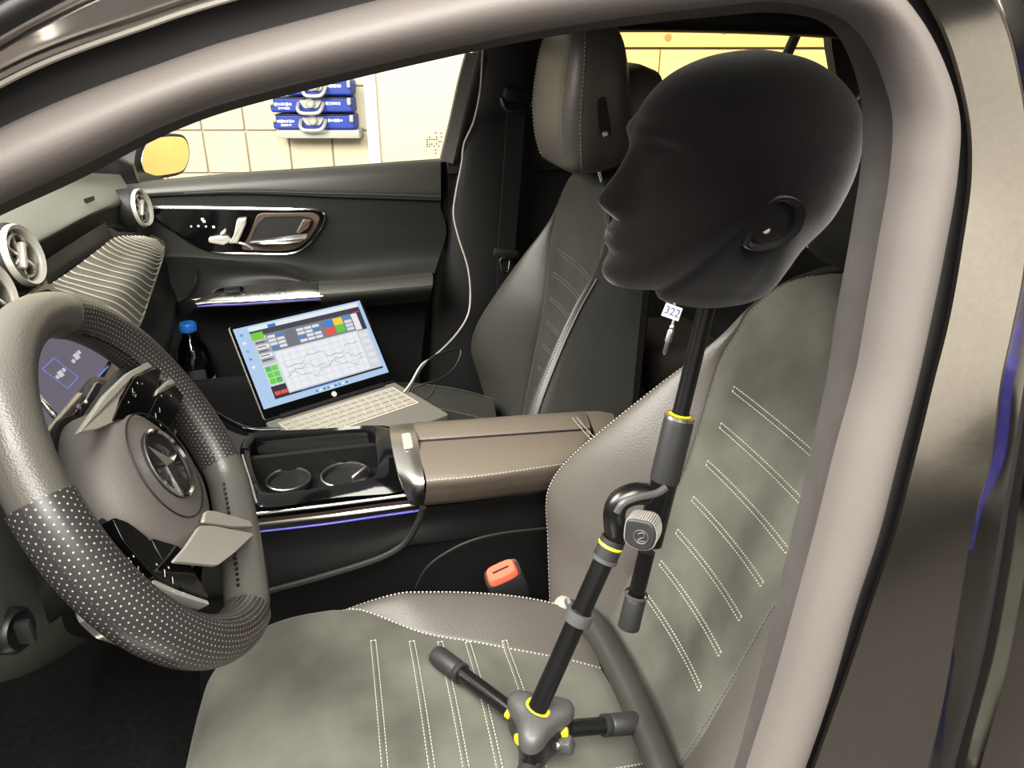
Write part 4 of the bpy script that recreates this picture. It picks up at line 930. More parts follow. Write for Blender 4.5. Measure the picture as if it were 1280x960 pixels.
# ================================================================== steering wheel
W0 = V((.017, -.36, .667)); WR = math.radians(25.3); WD = math.radians(21)
wn = V((math.cos(WR), 0, math.sin(WR))); wu = V((0, 1, 0)); wv = V((-math.sin(WR), 0, math.cos(WR)))
we1 = wu * math.cos(WD) + wv * math.sin(WD); we2 = -wu * math.sin(WD) + wv * math.cos(WD)
def WL(a, b, h=0): return W0 + we1 * a + we2 * b + wn * h
def PWh(px, py, h=0): return PP(px, py, wn, wn.dot(W0) + h)
WH = thing('steering_wheel', W0 - wn * .1, 'flat bottomed leather steering wheel with round star emblem and button spokes', 'steering wheel')
RC = .1595
def rim_pt(deg):
    a = math.radians(deg); x, y = RC * math.cos(a), RC * math.sin(a)
    if y < -.134: y = -.134 + (y + .134) * .18
    return V((x, y, 0))
rp = [rim_pt(k * 3) for k in range(120)]
rp = [(rp[i - 2] + rp[i - 1] * 2 + rp[i] * 3 + rp[(i + 1) % 120] * 2 + rp[(i + 2) % 120]) / 9 for i in range(120)]
def rim_section(d0, d1, nm, m, fat=1.0, label=None):
    i0, i1 = round(d0 / 3), round(d1 / 3); pts = []; seg = 28; v = []; uv = []; f = []; L = 0; prev = None
    for i in range(i0, i1 + 1):
        p = rp[i % 120]; t = (rp[(i + 1) % 120] - rp[(i - 1) % 120]).normalized(); o_ = V((t.y, -t.x, 0))
        if prev is not None: L += (p - prev).length
        prev = p
        for k in range(seg + 1):
            q = 2 * math.pi * k / seg; ra, rb = .0198 * fat, .0215 * fat
            c = p + o_ * (ra * math.cos(q)) ; v.append(WL(c.x, c.y, rb * math.sin(q))); uv.append((L, q * .0215))
    n = seg + 1
    for i in range(i1 - i0):
        for k in range(seg): f.append((i * n + k, (i + 1) * n + k, (i + 1) * n + k + 1, i * n + k + 1))
    f.append(tuple(range(seg))); f.append(tuple((i1 - i0) * n + k for k in range(seg)))
    return mesh(nm, v, f, m, WH, uv=uv, label=label)
rim_section(45, 132, 'rim_section', 'wheel_leather'); rim_section(234, 309, 'rim_section', 'wheel_leather')
rim_section(132, 234, 'grip', 'perforated', 1.09, 'perforated leather grip'); rim_section(309, 405, 'grip', 'perforated', 1.03, 'perforated leather grip')
# inner lacing along the rim
lace = []
for d0, d1 in ((312, 402), (136, 190), (240, 300)):
    lace.append([WL(*((rp[i % 120] * (1 - .0205 / rp[i % 120].length)).xy), .004) for i in range(round(d0 / 3), round(d1 / 3))])
stitch('rim_lacing', lace, wn, WH, 'plastic_black', dash=.004, gap=.002, wd=.002, lift=.0012)
# airbag pad: a dome
def dome(s, h, k=56):
    r = []
    for j in range(k):
        q = 2 * math.pi * j / k; c, d = math.cos(q), math.sin(q); c = math.copysign(abs(c) ** .8, c); d = math.copysign(abs(d) ** .85, d)
        r.append(WL((.065 if c > 0 else .088) * s * c, (.07 if d > 0 else .086) * s * d - .002, h))
    return r
padr = [dome(1.0, -.05), dome(1.02, -.03), dome(1.0, -.014), dome(.95, -.002), dome(.86, .008), dome(.72, .014), dome(.5, .017), dome(.3, .018), dome(.02, .018)]
MB().add(loft(padr)).build('airbag_cover', 'wheel_pad', WH, label='dark grey airbag cover')
MB().add(tube(dome(1.055, -.036), .004, 6, closed=True)).build('cover_gap', 'black_void', WH)
MB().add(tube([p + wn * .0 for p in [WL(.052 * math.cos(q), .052 * math.sin(q), .0165) for q in [k * math.pi / 30 for k in range(60)]]], .0008, 5, closed=True)).build('cover_crease', 'plastic_dark', WH)
EC = WL(0, 0, .0165)
em = MB().add(lathe([(.034, -.004), (.034, .003), (.032, .0046), (.0305, .003), (.03, .0015), (.001, .0015)], EC, wn, 44, False)).build('emblem', 'plastic_dark', WH, label='round star emblem')
MB().add(lathe([(.0338, .002), (.0342, .0045), (.0325, .0056), (.0308, .0035)], EC, wn, 44, False)).build('emblem_ring', 'chrome', em)
sv = [EC + wn * .008]; sf = []
for k in range(6):
    an = math.pi / 2 + k * math.pi / 3; r = .0305 if k % 2 == 0 else .0058; sv.append(EC + (we1 * math.cos(an) + we2 * math.sin(an)) * r + wn * (.0032 if k % 2 == 0 else .0025))
for k in range(6): sf.append((0, 1 + k, 1 + (k + 1) % 6))
sv += [p - wn * .002 for p in sv[1:7]]
for k in range(6): sf.append((1 + k, 7 + k, 7 + (k + 1) % 6, 1 + (k + 1) % 6))
mesh('star', sv, sf, 'chrome', em, smooth=False)
def wslab(L, h, d, nm, m, bev=.002, rad=.006, parent=None, **kw):
    return MB().add(slab(rpoly([PWh(a, b, h) for a, b in L], rad, 4), wn * d, bev)).build(nm, m, parent or WH, **kw)
# spokes (carriers behind the pods)
MB().add(slab(rpoly([WL(.05, .05, -.03), WL(.15, .012, -.022), WL(.15, -.06, -.022), WL(.05, -.055, -.03)], .01, 3), wn * .018, .003)).build('spoke', 'plastic_dark', WH)
MB().add(slab(rpoly([WL(-.05, .05, -.03), WL(-.15, .03, -.022), WL(-.15, -.06, -.022), WL(-.05, -.055, -.03)], .01, 3), wn * .018, .003)).build('spoke', 'plastic_dark', WH)
wslab([(196, 455), (176, 457), (155, 468), (126, 496), (92, 544), (112, 541), (134, 532), (142, 503), (159, 475), (195, 463)], .004, .006, 'spoke_frame', 'white_silver', .0007, .003, label='pale silver spoke frame')
pd = wslab([(193, 463), (159, 475), (143, 503), (131, 531), (175, 527), (189, 487)], .004, .008, 'button_pad', 'piano_black', .0007, .005)
wslab([(227, 477), (205, 478), (188, 492), (186, 499), (200, 487), (224, 484)], .006, .008, 'spoke_frame', 'white_silver', .0004, .002)
pd2 = wslab([(225, 484), (201, 487), (187, 500), (175, 527), (205, 540), (218, 508)], .004, .008, 'button_pad', 'piano_black', .0007, .005)
pd3 = wslab([(122, 655), (142, 661), (168, 680), (205, 736), (209, 744), (178, 732), (137, 686)], -.002, .012, 'button_pad', 'piano_black', .0007, .005)
pd4 = wslab([(172, 681), (209, 691), (247, 757), (210, 744), (184, 704)], -.002, .012, 'button_pad', 'piano_black', .0007, .005)
wslab([(178, 732), (209, 745), (247, 758), (249, 763), (205, 750), (176, 737)], -.002, .010, 'spoke_frame', 'white_silver', .0004, .002)
def icons(pod, L, h, nm='button_icons'):
    b = []
    for x, y, s, k in L:
        p = PWh(x, y, h); A = (p - W0).dot(we1); B = (p - W0).dot(we2); s *= .001
        if k == 0: b.append((A - s, B - s, A + s, B + s, (205, 205, 205)))
        elif k == 1:
            for i in range(5): q = i * 1.256; b.append((A + 2.2 * s * math.cos(q) - s * .6, B + 2.2 * s * math.sin(q) - s * .6, A + 2.2 * s * math.cos(q) + s * .6, B + 2.2 * s * math.sin(q) + s * .6, (200, 200, 200)))
        else: b.append((A - s * 3, B - s * .5, A + s * 3, B + s * .5, (215, 215, 215)))
    g_ = prints(nm, b, W0 + wn * (h + .0004), we1, we2, wn, 'print', pod); g_['kind'] = 'stuff'
icons(pd, [(171, 479, .9, 0), (177, 480, .7, 0), (167, 493, 1.1, 1), (160, 503, .8, 0), (165, 488, .8, 2)], .012)
icons(pd2, [(201, 495, 1.2, 0), (213, 495, 1.1, 0), (199, 513, 1.1, 2), (194, 520, 1.2, 2), (200, 532, .9, 0)], .012)
icons(pd3, [(160, 702, 1.2, 1), (172, 712, .9, 2), (178, 719, .8, 0), (166, 696, .9, 0)], .010)
icons(pd4, [(195, 706, .9, 0), (210, 710, .9, 0), (205, 717, 1.2, 2), (215, 726, 1.1, 2), (216, 739, 1, 0), (228, 742, 1, 0)], .010)
# bottom double spoke in satin silver
wslab([(254, 640), (266, 641), (309, 653), (313, 660), (290, 660), (250, 654)], .017, .0035, 'lower_spoke', 'white_silver', .0005, .004)
wslab([(246, 659), (262, 659), (315, 669), (288, 694), (268, 709), (212, 704), (228, 686)], .016, .0035, 'lower_spoke', 'white_silver', .0005, .006, label='satin silver lower spoke')
# column shroud, stalks, shift paddle
MB().add(tube([W0 - wn * .06, W0 - wn * .18 + V((0, 0, -.01))], [.06, .075], 24)).build('column_shroud', 'plastic_dark', WH)
def stalk(L, r, nm, m, **kw): MB().add(tube(smooth_path([PWh(a, b, h) for a, b, h in L], 24), r, 12)).build(nm, m, WH, **kw)
stalk([(70, 560, -.05), (92, 530, -.05), (108, 507, -.05), (125, 482, -.05)], [.010] * 10 + [.011] * 8 + [.013] * 5 + [.010], 'stalk', 'plastic_black', label='black stalk with icons')
MB().add(slab(rpoly([PWh(a, b, -.037) for a, b in ((104, 503), (118, 478), (127, 483), (112, 510))], .004, 3), wn * .003, .001)).build('stalk_cap', 'satin_silver', WH)
b = []
stalk([(58, 548, -.045), (80, 522, -.045), (100, 498, -.045)], .006, 'stalk', 'satin_silver')
icp = bpy.data.objects['stalk']
icons(icp, [(98, 509, 1.1, 1), (102, 504, .8, 0), (94, 514, .8, 0)], -.036)
wslab([(92, 760), (104, 768), (130, 790), (160, 804), (150, 808), (120, 798), (98, 778)], -.035, .006, 'shift_paddle', 'satin_silver', .002, .004)

# ================================================================== mannequin head
HY = -.395
HD = thing('mannequin_head', PY(890, 384, HY), 'black velvet mannequin head in profile on the stand above the driver seat', 'mannequin head')
S0 = [(937, 62), (890, 70), (845, 91), (812, 124), (793, 162), (790, 185), (789, 212), (785, 240), (776, 268), (767, 290), (763, 312), (758, 330), (757, 343), (768, 356), (795, 361), (820, 362), (824, 374), (850, 381), (880, 384), (905, 382), (928, 378), (953, 366), (970, 341), (987, 312), (1020, 274), (1049, 220), (1061, 175), (1062, 137), (1045, 103), (1012, 76), (970, 64)]
sil = even(cr([PY(a, b, HY) for a, b in S0], 400, True), 150, True)
hcn = PY(915, 205, HY)
fwd = (PY(757, 250, HY) - PY(960, 262, HY)).normalized(); upv = V((0, 1, 0)).cross(fwd).normalized()
if upv.z < 0: upv = -upv
def wid(p):
    """half width of the head at a point of its middle plane"""
    d = p - hcn; x = d.dot(fwd); z = d.dot(upv)
    w_ = .074
    w_ *= 1 - .28 * max(0, min(1, (x - .02) / .09)) ** 1.3              # narrower to the face
    low = max(0, min(1, (-z - .03) / .075)); w_ *= 1 - .33 * low ** 1.2 * (1 if x > -.02 else 1.05)
    if z < -.085 and x < .06: w_ = min(w_, .058 - .1 * max(0, -z - .085))
    return w_
NR, NT = 30, 150
verts = []; faces = []
def feat(p, y, side):
    d = p - hcn; x = d.dot(fwd); z = d.dot(upv); o_ = V((0, 0, 0))
    gx = lambda z0, s: math.exp(-((z - z0) / s) ** 2)
    if x > .03:
        k = min(1, (x - .03) / .03); ay = abs(y)
        # nose: rises from the bridge to the tip
        tz = NZ - z
        if -.012 < -tz < .07 or True:
            up_ = (z - NZ) / .046
            prof = 0
            if 0 <= up_ <= 1.15: prof = .0275 * (1 - up_) ** 1.1 if up_ < 1 else 0
            elif -.32 < up_ < 0: prof = .0275 * (1 - (-up_ / .32)) ** .6
            wn_ = .0085 + .0055 * max(0, 1 - abs(up_) * 1.4)
            o_ += fwd * (prof * math.exp(-(ay / wn_) ** 2.4) * k)
        # lips, chin
        o_ += fwd * (.007 * gx(NZ - .0245, .0045) + .007 * gx(NZ - .036, .0045) - .002 * gx(NZ - .0302, .0018)) * math.exp(-(ay / .021) ** 3) * k
        o_ += fwd * (-.004 * gx(NZ - .045, .005)) * math.exp(-(ay / .02) ** 2) * k + fwd * (.003 * gx(NZ - .062, .012)) * math.exp(-(ay / .02) ** 2) * k
        # brow and eye socket
        o_ += fwd * (.006 * gx(NZ + .058, .007)) * math.exp(-((ay - .022) / .024) ** 2) * k
        sock = math.exp(-((ay - .032) / .014) ** 2) * gx(NZ + .043, .0095); o_ -= fwd * (.013 * sock) * k
        lid = math.exp(-((ay - .032) / .0105) ** 2) * gx(NZ + .0385, .0058); o_ += fwd * (.0095 * lid) * k
        o_ -= fwd * (.0025 * math.exp(-((ay - .032) / .012) ** 2) * gx(NZ + .0345, .0012)) * k
        # cheek hollow
    return o_
NZ = (PY(757, 250, HY) - hcn).dot(upv)
rows = []
for side in (1, -1):
    for i in range(NR + 1):
        rho = math.sin(i / NR * math.pi / 2)
        row = []
        for k in range(NT):
            p = hcn + (sil[k] - hcn) * rho
            y = wid(p) * max(0, 1 - rho ** 2.3) ** .5 * side
            q = p + V((0, y, 0)); q += feat(p, y, side); row.append(q)
        rows.append((side, i, row))
v = []; f = []
half = {}
for side, i, row in rows:
    if side == -1 and i == NR: half[(side, i)] = half[(1, NR)]; continue
    half[(side, i)] = len(v); v += row
for side in (1, -1):
    for i in range(NR):
        a0, b0 = half[(side, i)], half[(side, i + 1)]
        for k in range(NT):
            q = (a0 + k, a0 + (k + 1) % NT, b0 + (k + 1) % NT, b0 + k); f.append(q if side == 1 else q[::-1])
hm = mesh('head_form', v, f, 'velvet', HD, auto=80)
bm = bmesh.new(); bm.from_mesh(hm.data); bmesh.ops.remove_doubles(bm, verts=bm.verts, dist=.0004); bmesh.ops.recalc_face_normals(bm, faces=bm.faces)
for _ in range(2): bmesh.ops.smooth_vert(bm, verts=bm.verts, factor=.35, use_axis_x=True, use_axis_y=True, use_axis_z=True)
bm.to_mesh(hm.data); bm.free()
# ear on the near side (and far side): outer helix, inner fold, bowl
def ear(side):
    ec = PY(968, 285, HY); yb = wid(ec) * (1 - .42) * side + (0 if side < 0 else 0)
    d0 = ec - hcn; rh = .62; base = wid(ec) * (1 - rh ** 2.3) ** .5
    def E_(px, py, out):
        p = PY(px, py, HY - base - out); return p if side < 0 else V((p.x, 2 * HY - p.y, p.z))
    ho = [(934, 300), (933, 310), (945, 314), (962, 312), (985, 303), (1001, 287), (1007, 268), (1004, 255), (993, 247), (977, 246), (962, 252), (951, 263), (944, 275)]
    outs = [.015, .016, .019, .022, .025, .028, .029, .028, .026, .022, .019, .016, .015]
    R0 = cr([E_(a, b, o_ - .006 - .012) for (a, b), o_ in zip(ho, outs)], 52, True); R1 = cr([E_(a, b, o_) for (a, b), o_ in zip(ho, outs)], 52, True)
    c1 = E_(970, 283, .004)
    def ins(R, s, dy): return [c1 + (p - c1) * s + V((0, side * dy, 0)) for p in R]
    rings = [ins(R0, .8, -.004), R0, ins(R1, 1.0, -.004), ins(R1, .97, .001), ins(R1, .9, .0015), ins(R1, .83, -.002), ins(R1, .76, -.004), ins(R1, .68, -.001), ins(R1, .58, -.001), ins(R1, .46, -.007), ins(R1, .28, -.013), ins(R1, .05, -.014)]
    MB().add(loft(rings)).build('ear', 'velvet', HD)
    return c1
ec1 = ear(-1); ear(1)
o = MB().add(lathe([(.004, -.006), (.0045, .0), (.003, .003), (.001, .003)], PY(957, 287, HY - .066) + V((0, 0, 0)), V((-.4, -.8, .2)), 14)).build('ear_microphone', 'satin_silver'); tag(o, 'tiny metal measuring microphone in the ear of the mannequin head', 'microphone')

# ================================================================== microphone stand
ST = thing('microphone_stand', PZ(672, 930, .33), 'black boom microphone stand with yellow rings standing on the driver seat', 'microphone stand')
hub = PZ(672, 903, .40)
lean = (PY(748, 690, -.44) - hub).normalized()
j1 = PY(775, 655, -.445)                       # joint
ptop = PY(772, 662, -.445)
pa = hub + V((0, 0, .02))
def st(pts, r, nm, m, seg=18, **kw): return MB().add(tube(pts, r, seg)).build(nm, m, ST, **kw)
pole_dir = (ptop - pa).normalized()
st([pa, pa + pole_dir * ((ptop - pa).length - .018)], .0098, 'pole', 'stand_black')
def along(px, py):                              # point of the pole's line nearest a sight line
    d = ray(px, py).normalized(); w0_ = pa - CAM; b_ = pole_dir.dot(d); k = (b_ * d.dot(w0_) - pole_dir.dot(w0_)) / (1 - b_ * b_); return pa + pole_dir * k
c = along(729, 773); a_, b2, d2 = frame(pole_dir)
MB().add(lathe([(.0105, -.006), (.0135, -.006), (.0138, .0), (.0135, .006), (.0105, .006)], c, pole_dir, 24, False)).build('clip', 'stand_grey', ST)
MB().add(tube([c + a_ * .012, c + a_ * .02 + pole_dir * .003, c + a_ * .02 - b2 * .01], .004, 8)).build('clip_tail', 'stand_grey', ST)
c = along(764, 686); MB().add(lathe([(.0105, -.012), (.0118, -.012), (.0118, .010), (.0105, .010)], c, pole_dir, 24, False)).build('collar', 'stand_grip', ST)
MB().add(lathe([(.0118, -.0015), (.0124, 0), (.0118, .0015)], along(765, 682), pole_dir, 24, False)).build('yellow_ring', 'yellow', ST)
MB().add(lathe([(.012, -.006), (.0126, -.006), (.0126, -.002), (.012, -.002)], along(762, 695), pole_dir, 24, False)).build('collar_band', 'stand_grey', ST)
# fork up to the joint
jc = PY(800, 652, -.44)
MB().add(tube(smooth_path([along(766, 684), along(768, 668), PY(768, 640, -.447), PY(776, 625, -.446), PY(795, 617, -.446), PY(815, 618, -.446)], 26), [.0118, .012] + [.0105] * 22 + [.009, .006], 14)).build('joint_fork', 'stand_black', ST)
MB().add(tube(smooth_path([PY(771, 640, -.456), PY(779, 629, -.457), PY(796, 622, -.457), PY(820, 617, -.455), PY(832, 610, -.452)], 20), .0035, 8)).build('joint_plate', 'stand_grey', ST)
bt0, bt1 = PY(789, 770, -.425), PY(850, 520, -.405)   # boom line, lower to upper
bdir = (bt1 - bt0).normalized()
def bp(px, py):
    d = ray(px, py).normalized(); w0_ = bt0 - CAM; b_ = bdir.dot(d); k = (b_ * d.dot(w0_) - bdir.dot(w0_)) / (1 - b_ * b_); return bt0 + bdir * k
st([bp(818, 680), bp(838, 600)], .0135, 'joint_body', 'stand_black', label='boom clamp')
st([bp(792, 760), bp(812, 690)], .0085, 'boom_tail', 'stand_black')
MB().add(lathe([(.0095, 0), (.0115, .0005), (.0112, .034), (.010, .036), (.0092, .036)], bp(783, 783), bdir, 20)).build('tail_grip', 'stand_grip', ST)
MB().add(lathe([(.0118, .0), (.0122, .002), (.0118, .004)], bp(791, 744), bdir, 20, False)).build('tail_ring', 'stand_grey', ST)
MB().add(lathe([(.012, 0), (.0145, .002), (.0145, .062), (.0135, .066), (.0095, .066)], bp(830, 602), bdir, 24)).build('boom_grip', 'stand_grip', ST, label='dark grey boom grip')
MB().add(lathe([(.0135, 0), (.015, .001), (.0145, .004), (.009, .0045)], bp(849, 524), bdir, 24, False)).build('grip_ring', 'satin_silver', ST)
MB().add(lathe([(.0088, 0), (.0108, .0006), (.009, .002)], bp(849.5, 519), bdir, 24, False)).build('yellow_ring', 'yellow', ST)
st([bp(850, 520), PY(884, 380, -.385), PY(890, 350, -.385)], .0082, 'boom_tube', 'stand_black')
# square-round wing knob with ribs and a ring mark
kd = (CAM - jc).normalized(); kd = (kd + V((-.25, 0, -.45))).normalized(); ka, kb, _ = frame(kd)
kc = PY(802, 664, -.475)
kout = rpoly([kc + ka * x + kb * y for x, y in ((-.0135, -.011), (-.0135, .013), (.010, .015), (.0155, .003), (.0125, -.012), (0, -.0155))], .007, 4)
kn = MB().add(slab([p - kd * .014 for p in kout], kd * .022, .0022)).build('joint_knob', 'stand_grip', ST, label='ribbed clamp knob')
kn2 = even([p - kd * .012 for p in kout], 46, True); kc0 = sum(kn2, V()) / 46; rb_ = MB()
for p in kn2:
    o_ = (p - kc0).normalized(); rb_.add(tube([p + o_ * .0004, p + o_ * .0004 + kd * .018], .0008, 4))
rb_.build('knob_ribs', 'handle_grey', kn, kind='stuff')
kt = sum(kout, V()) / len(kout) + kd * .0084
MB().add(tube([kt + ka * .0065 * math.cos(q) + kb * .0065 * math.sin(q) for q in [k * math.pi / 14 for k in range(28)]], .0007, 5, closed=True)).build('knob_mark', 'stand_grey', kn)
MB().add(tube(smooth_path([kt + ka * -.003 + kb * .002, kt + ka * .001 + kb * .0045, kt + ka * .003 + kb * .001, kt - ka * .003 - kb * .004, kt + ka * .004 - kb * .0035], 16), .0007, 5)).build('knob_mark', 'stand_grey', kn)
# hub with three arms
def PL(px, py, z=.385): return PZ(px, py, z)
legs = [(PZ(545, 818, .372), 0), (PZ(800, 903, .35), 1), (PZ(650, 1010, .36), 2)]
hc_ = PZ(672, 905, .392)
def lobe(q):
    dirs = [(e - hc_).to_2d().normalized() for e, _ in legs]; d = V((math.cos(q), math.sin(q)))
    return .021 + .017 * max(max(0, d.dot(x)) ** 7 for x in dirs)
hr_ = lambda s, z: [hc_ + V((math.cos(q) * lobe(q) * s, math.sin(q) * lobe(q) * s, z)) for q in [2 * math.pi * k / 60 for k in range(60)]]
MB().add(loft([hr_(.9, -.032), hr_(1, -.024), hr_(1.0, .004)])).build('hub', 'stand_black', ST, label='three-armed stand hub')
MB().add(loft([hr_(1.03, .002), hr_(1.03, .010), hr_(.98, .015), hr_(.85, .019), hr_(.5, .022), hr_(.1, .023)])).build('hub_cover', 'stand_grey', ST, label='grey hub cover')
MB().add(lathe([(.0105, 0), (.0135, .001), (.0125, .004), (.010, .005)], hc_ + V((0, 0, .021)) + (pa - hc_) * .0, pole_dir, 28, False)).build('yellow_ring', 'yellow', ST)
for e, i in legs:
    d = (e - hc_); L = d.length; d.normalize(); s0 = hc_ + d * .028 + V((0, 0, -.008))
    d2_ = (e - s0).normalized(); L2 = (e - s0).length
    st([s0, s0 + d2_ * (L2 - .034)], .0088, 'leg', 'stand_black')
    lg = MB().add(lathe([(.0088, -.012), (.0116, -.012), (.0116, -.006), (.0102, -.004), (.0116, -.002), (.0118, .028), (.0105, .034), (.004, .036)], s0 + d2_ * (L2 - .034), d2_, 22)).build('leg_cap', 'stand_grip', ST)
for (px, py) in ((633, 888), (648, 922), (703, 912)):
    p = PZ(px, py, .388); dd = (p - hc_); dd.z = 0; dd.normalize()
    k = hc_ + dd * (lobe(math.atan2(dd.y, dd.x)) + .0) ; k.z = .386
    MB().add(lathe([(.0055, -.004), (.0055, .0015), (.0045, .0022), (.0005, .0022)], k, (dd + V((0, 0, .25))), 16)).build('yellow_cap', 'yellow', ST)
tp = PZ(706, 931, .375); MB().add(rbox(tp, .018, .014, .016, .003, V((.7, -.5, .3)).normalized(), V((.5, .8, .1)).normalized(), V((-.3, .1, .95)).normalized())).build('hub_knob', 'stand_grey', ST)
MB().add(tube([hc_ + V((.012, -.02, -.01)), tp], .004, 8)).build('knob_bolt', 'satin_silver', ST)

# ================================================================== numbered tag and jack plug hanging under the head
TG = thing('number_tag', PY(840, 400, -.41), 'small white tag numbered 322 with a jack plug hanging below the head', 'tag')
tc_ = PY(840, 390, -.41); tx = (PY(851, 394, -.412) - PY(829, 386, -.408)).normalized(); tn = (CAM - tc_).normalized(); ty = tn.cross(tx).normalized(); tn = tx.cross(ty)
MB().add(slab([tc_ + tx * x + ty * y for x, y in ((-.0082, -.006), (.0082, -.0058), (.0078, .006), (-.008, .0062))], tn * .0006, 0)).build('card', 'paper', TG)
text_mesh('numerals', '322', tc_ + tn * .0009, tx, ty, .0098, 'ink_violet', TG)
MB().add(tube([PY(843, 376, -.405), PY(842, 400, -.411), PY(840, 408, -.411)], .0012, 6)).build('wire', 'cable_white', TG)
pd_ = (PY(830, 443, -.411) - PY(841, 406, -.411))
MB().add(lathe([(.0016, 0), (.0026, .002), (.0026, .0035), (.0022, .004), (.003, .0055), (.0032, .016), (.0019, .0165), (.0019, .0265), (.0010, .0285)], PY(841, 406, -.411), pd_, 14)).build('jack_plug', 'satin_silver', TG)

# ================================================================== laptop on the passenger seat
LB = .347
lBL, lBR = PZ(332, 535, LB), PZ(494, 484, LB); lx = (lBR - lBL).normalized(); LWd = (lBR - lBL).length
lyb = V((-lx.y, lx.x, 0)); LD = .197
LAP = thing('laptop', (lBL + lBR) / 2 - lyb * .1, 'open silver laptop showing measurement software on the passenger seat', 'laptop')
o0 = lBL - lyb * LD
MB().add(slab(rpoly([o0, o0 + lx * LWd, lBR, lBL], .008, 4), cZ * .012, .002)).build('base', 'laptop_silver', LAP)
top = LB + .0125
def lk(u, v): p = lBL + lx * (u * LWd) - lyb * (v * LD); return V((p.x, p.y, top))
MB().add(slab(rpoly([lk(.06, .10), lk(.94, .10), lk(.94, .60), lk(.06, .60)], .004, 3), cZ * .0004, 0)).build('keyboard_deck', 'grout', LAP)
kme = None
for r_, (n_, off) in enumerate(((14, 0), (14, 0), (13, .0), (12, .0), (11, .0))):
    v0 = .115 + r_ * .095
    for i in range(n_):
        u0 = .07 + i * .86 / n_; wd = .86 / n_ - .009
        q = [lk(u0, v0), lk(u0 + wd, v0), lk(u0 + wd, v0 + .078), lk(u0, v0 + .078)]; c = sum(q, V()) / 4
        MB().add(slab([p + cZ * .0004 for p in q], cZ * .0022, .0006, 1)).build('key', 'key', LAP)
MB().add(slab(rpoly([lk(.32, .66), lk(.68, .66), lk(.68, .95), lk(.32, .95)], .004, 3), cZ * .0006, 0)).build('touchpad', 'laptop_silver', LAP)
al = math.radians(37); lup = cZ * math.cos(al) + lyb * math.sin(al); LS = .193; lnz = lx.cross(lup)
if lnz.dot(CAM - lBL) < 0: lnz = -lnz
h0 = V((0, 0, .016))
MB().add(tube([lBL + lx * .03 + cZ * .012, lBL + lx * (LWd - .03) + cZ * .012], .007, 12)).build('hinge', 'plastic_black', LAP)
sc = [lBL + h0, lBR + h0, lBR + h0 + lup * LS, lBL + h0 + lup * LS]
MB().add(slab(rpoly([p - lnz * .006 for p in sc], .006, 3), lnz * .005, .001)).build('lid', 'laptop_silver', LAP)
SCN = MB().add(slab(rpoly([p - lnz * .001 + (sum(sc, V()) / 4 - p) * .008 for p in sc], .005, 3), lnz * .0015, 0)).build('screen_bezel', 'piano_black', LAP, label='black screen bezel')
X0, X1, Y0, Y1 = .022, .978, .105, .965
def sq(x0, y0, x1, y1, rgb, lay=1):
    f_ = lambda x: (X0 + (X1 - X0) * x) * LWd; g_ = lambda y: (Y0 + (Y1 - Y0) * (1 - y)) * LS
    return (f_(x0), g_(y1), f_(x1), g_(y0), rgb, lay)
Q = [sq(0, 0, 1, 1, (176, 206, 238), 1), sq(.1, .02, .97, .075, (232, 238, 246), 2), sq(.1, .075, .97, .15, (52, 54, 66), 2), sq(.1, .15, .97, .9, (214, 218, 224), 2),
     sq(.24, .035, .3, .075, (60, 110, 190), 3), sq(.1, .1, .19, .19, (110, 205, 40), 3), sq(.1, .19, .21, .5, (196, 200, 206), 3), sq(.2, .14, .9, .37, (120, 124, 134), 3)]
for i in range(5): Q += [sq(.11, .21 + i * .055, .2, .25 + i * .055, (240, 242, 246) if i % 2 else (150, 150, 156), 4), sq(.115, .222 + i * .055, .18, .234 + i * .055, (60, 60, 66), 5)]
for i in range(3):
    for j in range(2): Q.append(sq(.11 + j * .047, .53 + i * .075, .153 + j * .047, .595 + i * .075, (100, 215, 50) if (i + j) % 3 else (80, 190, 90), 4))
Q += [sq(.1, .77, .21, .9, (30, 30, 34), 3), sq(.112, .84, .155, .885, (230, 80, 70), 4), sq(.16, .84, .205, .885, (230, 80, 70), 4)]
for gx, cols in ((.21, 2), (.43, 3)):
    for c_ in range(cols):
        for r_ in range(4):
            col = (70, 130, 205) if (c_ + r_ * 2 + int(gx * 10)) % 5 == 3 else (226, 229, 234); Q.append(sq(gx + c_ * .062, .17 + r_ * .047, gx + c_ * .062 + .055, .205 + r_ * .047, col, 4))
Q += [sq(.34, .16, .42, .36, (110, 112, 124), 4), sq(.64, .155, .72, .245, (60, 130, 205), 4), sq(.725, .155, .80, .245, (245, 215, 45), 4), sq(.64, .25, .72, .345, (228, 84, 60), 4), sq(.725, .25, .80, .345, (96, 200, 60), 4)]
for r_ in range(4): Q.append(sq(.81, .16 + r_ * .05, .87, .2 + r_ * .05, (84, 140, 210) if r_ == 0 else (220, 222, 228), 4))
Q += [sq(.88, .1, .97, .38, (48, 46, 58), 3), sq(.88, .15, .93, .37, (238, 238, 242), 4), sq(.9, .13, .96, .145, (210, 50, 60), 5), sq(.22, .39, .87, .88, (238, 241, 245), 4), sq(.1, .9, .97, .925, (24, 30, 46), 3), sq(.3, .905, .6, .917, (60, 100, 190), 4)]
for i in range(14): Q.append(sq(.26 + .043 * i + .012 * (i % 3), .41, .2625 + .043 * i + .012 * (i % 3), .87, (186, 194, 204), 5))
for i in range(6): Q.append(sq(.235, .45 + .07 * i, .86, .4535 + .07 * i, (192, 198, 208), 5))
for k, (b0, am) in enumerate(((.55, .05), (.66, .03), (.72, .045))):
    for i in range(40):
        x = .24 + i * .0152; y = b0 + am * math.sin(i * .3 + k * 2) + .02 * math.sin(i * .9 + k); Q.append(sq(x, y, x + .0165, y + .006, (140, 147, 156), 6))
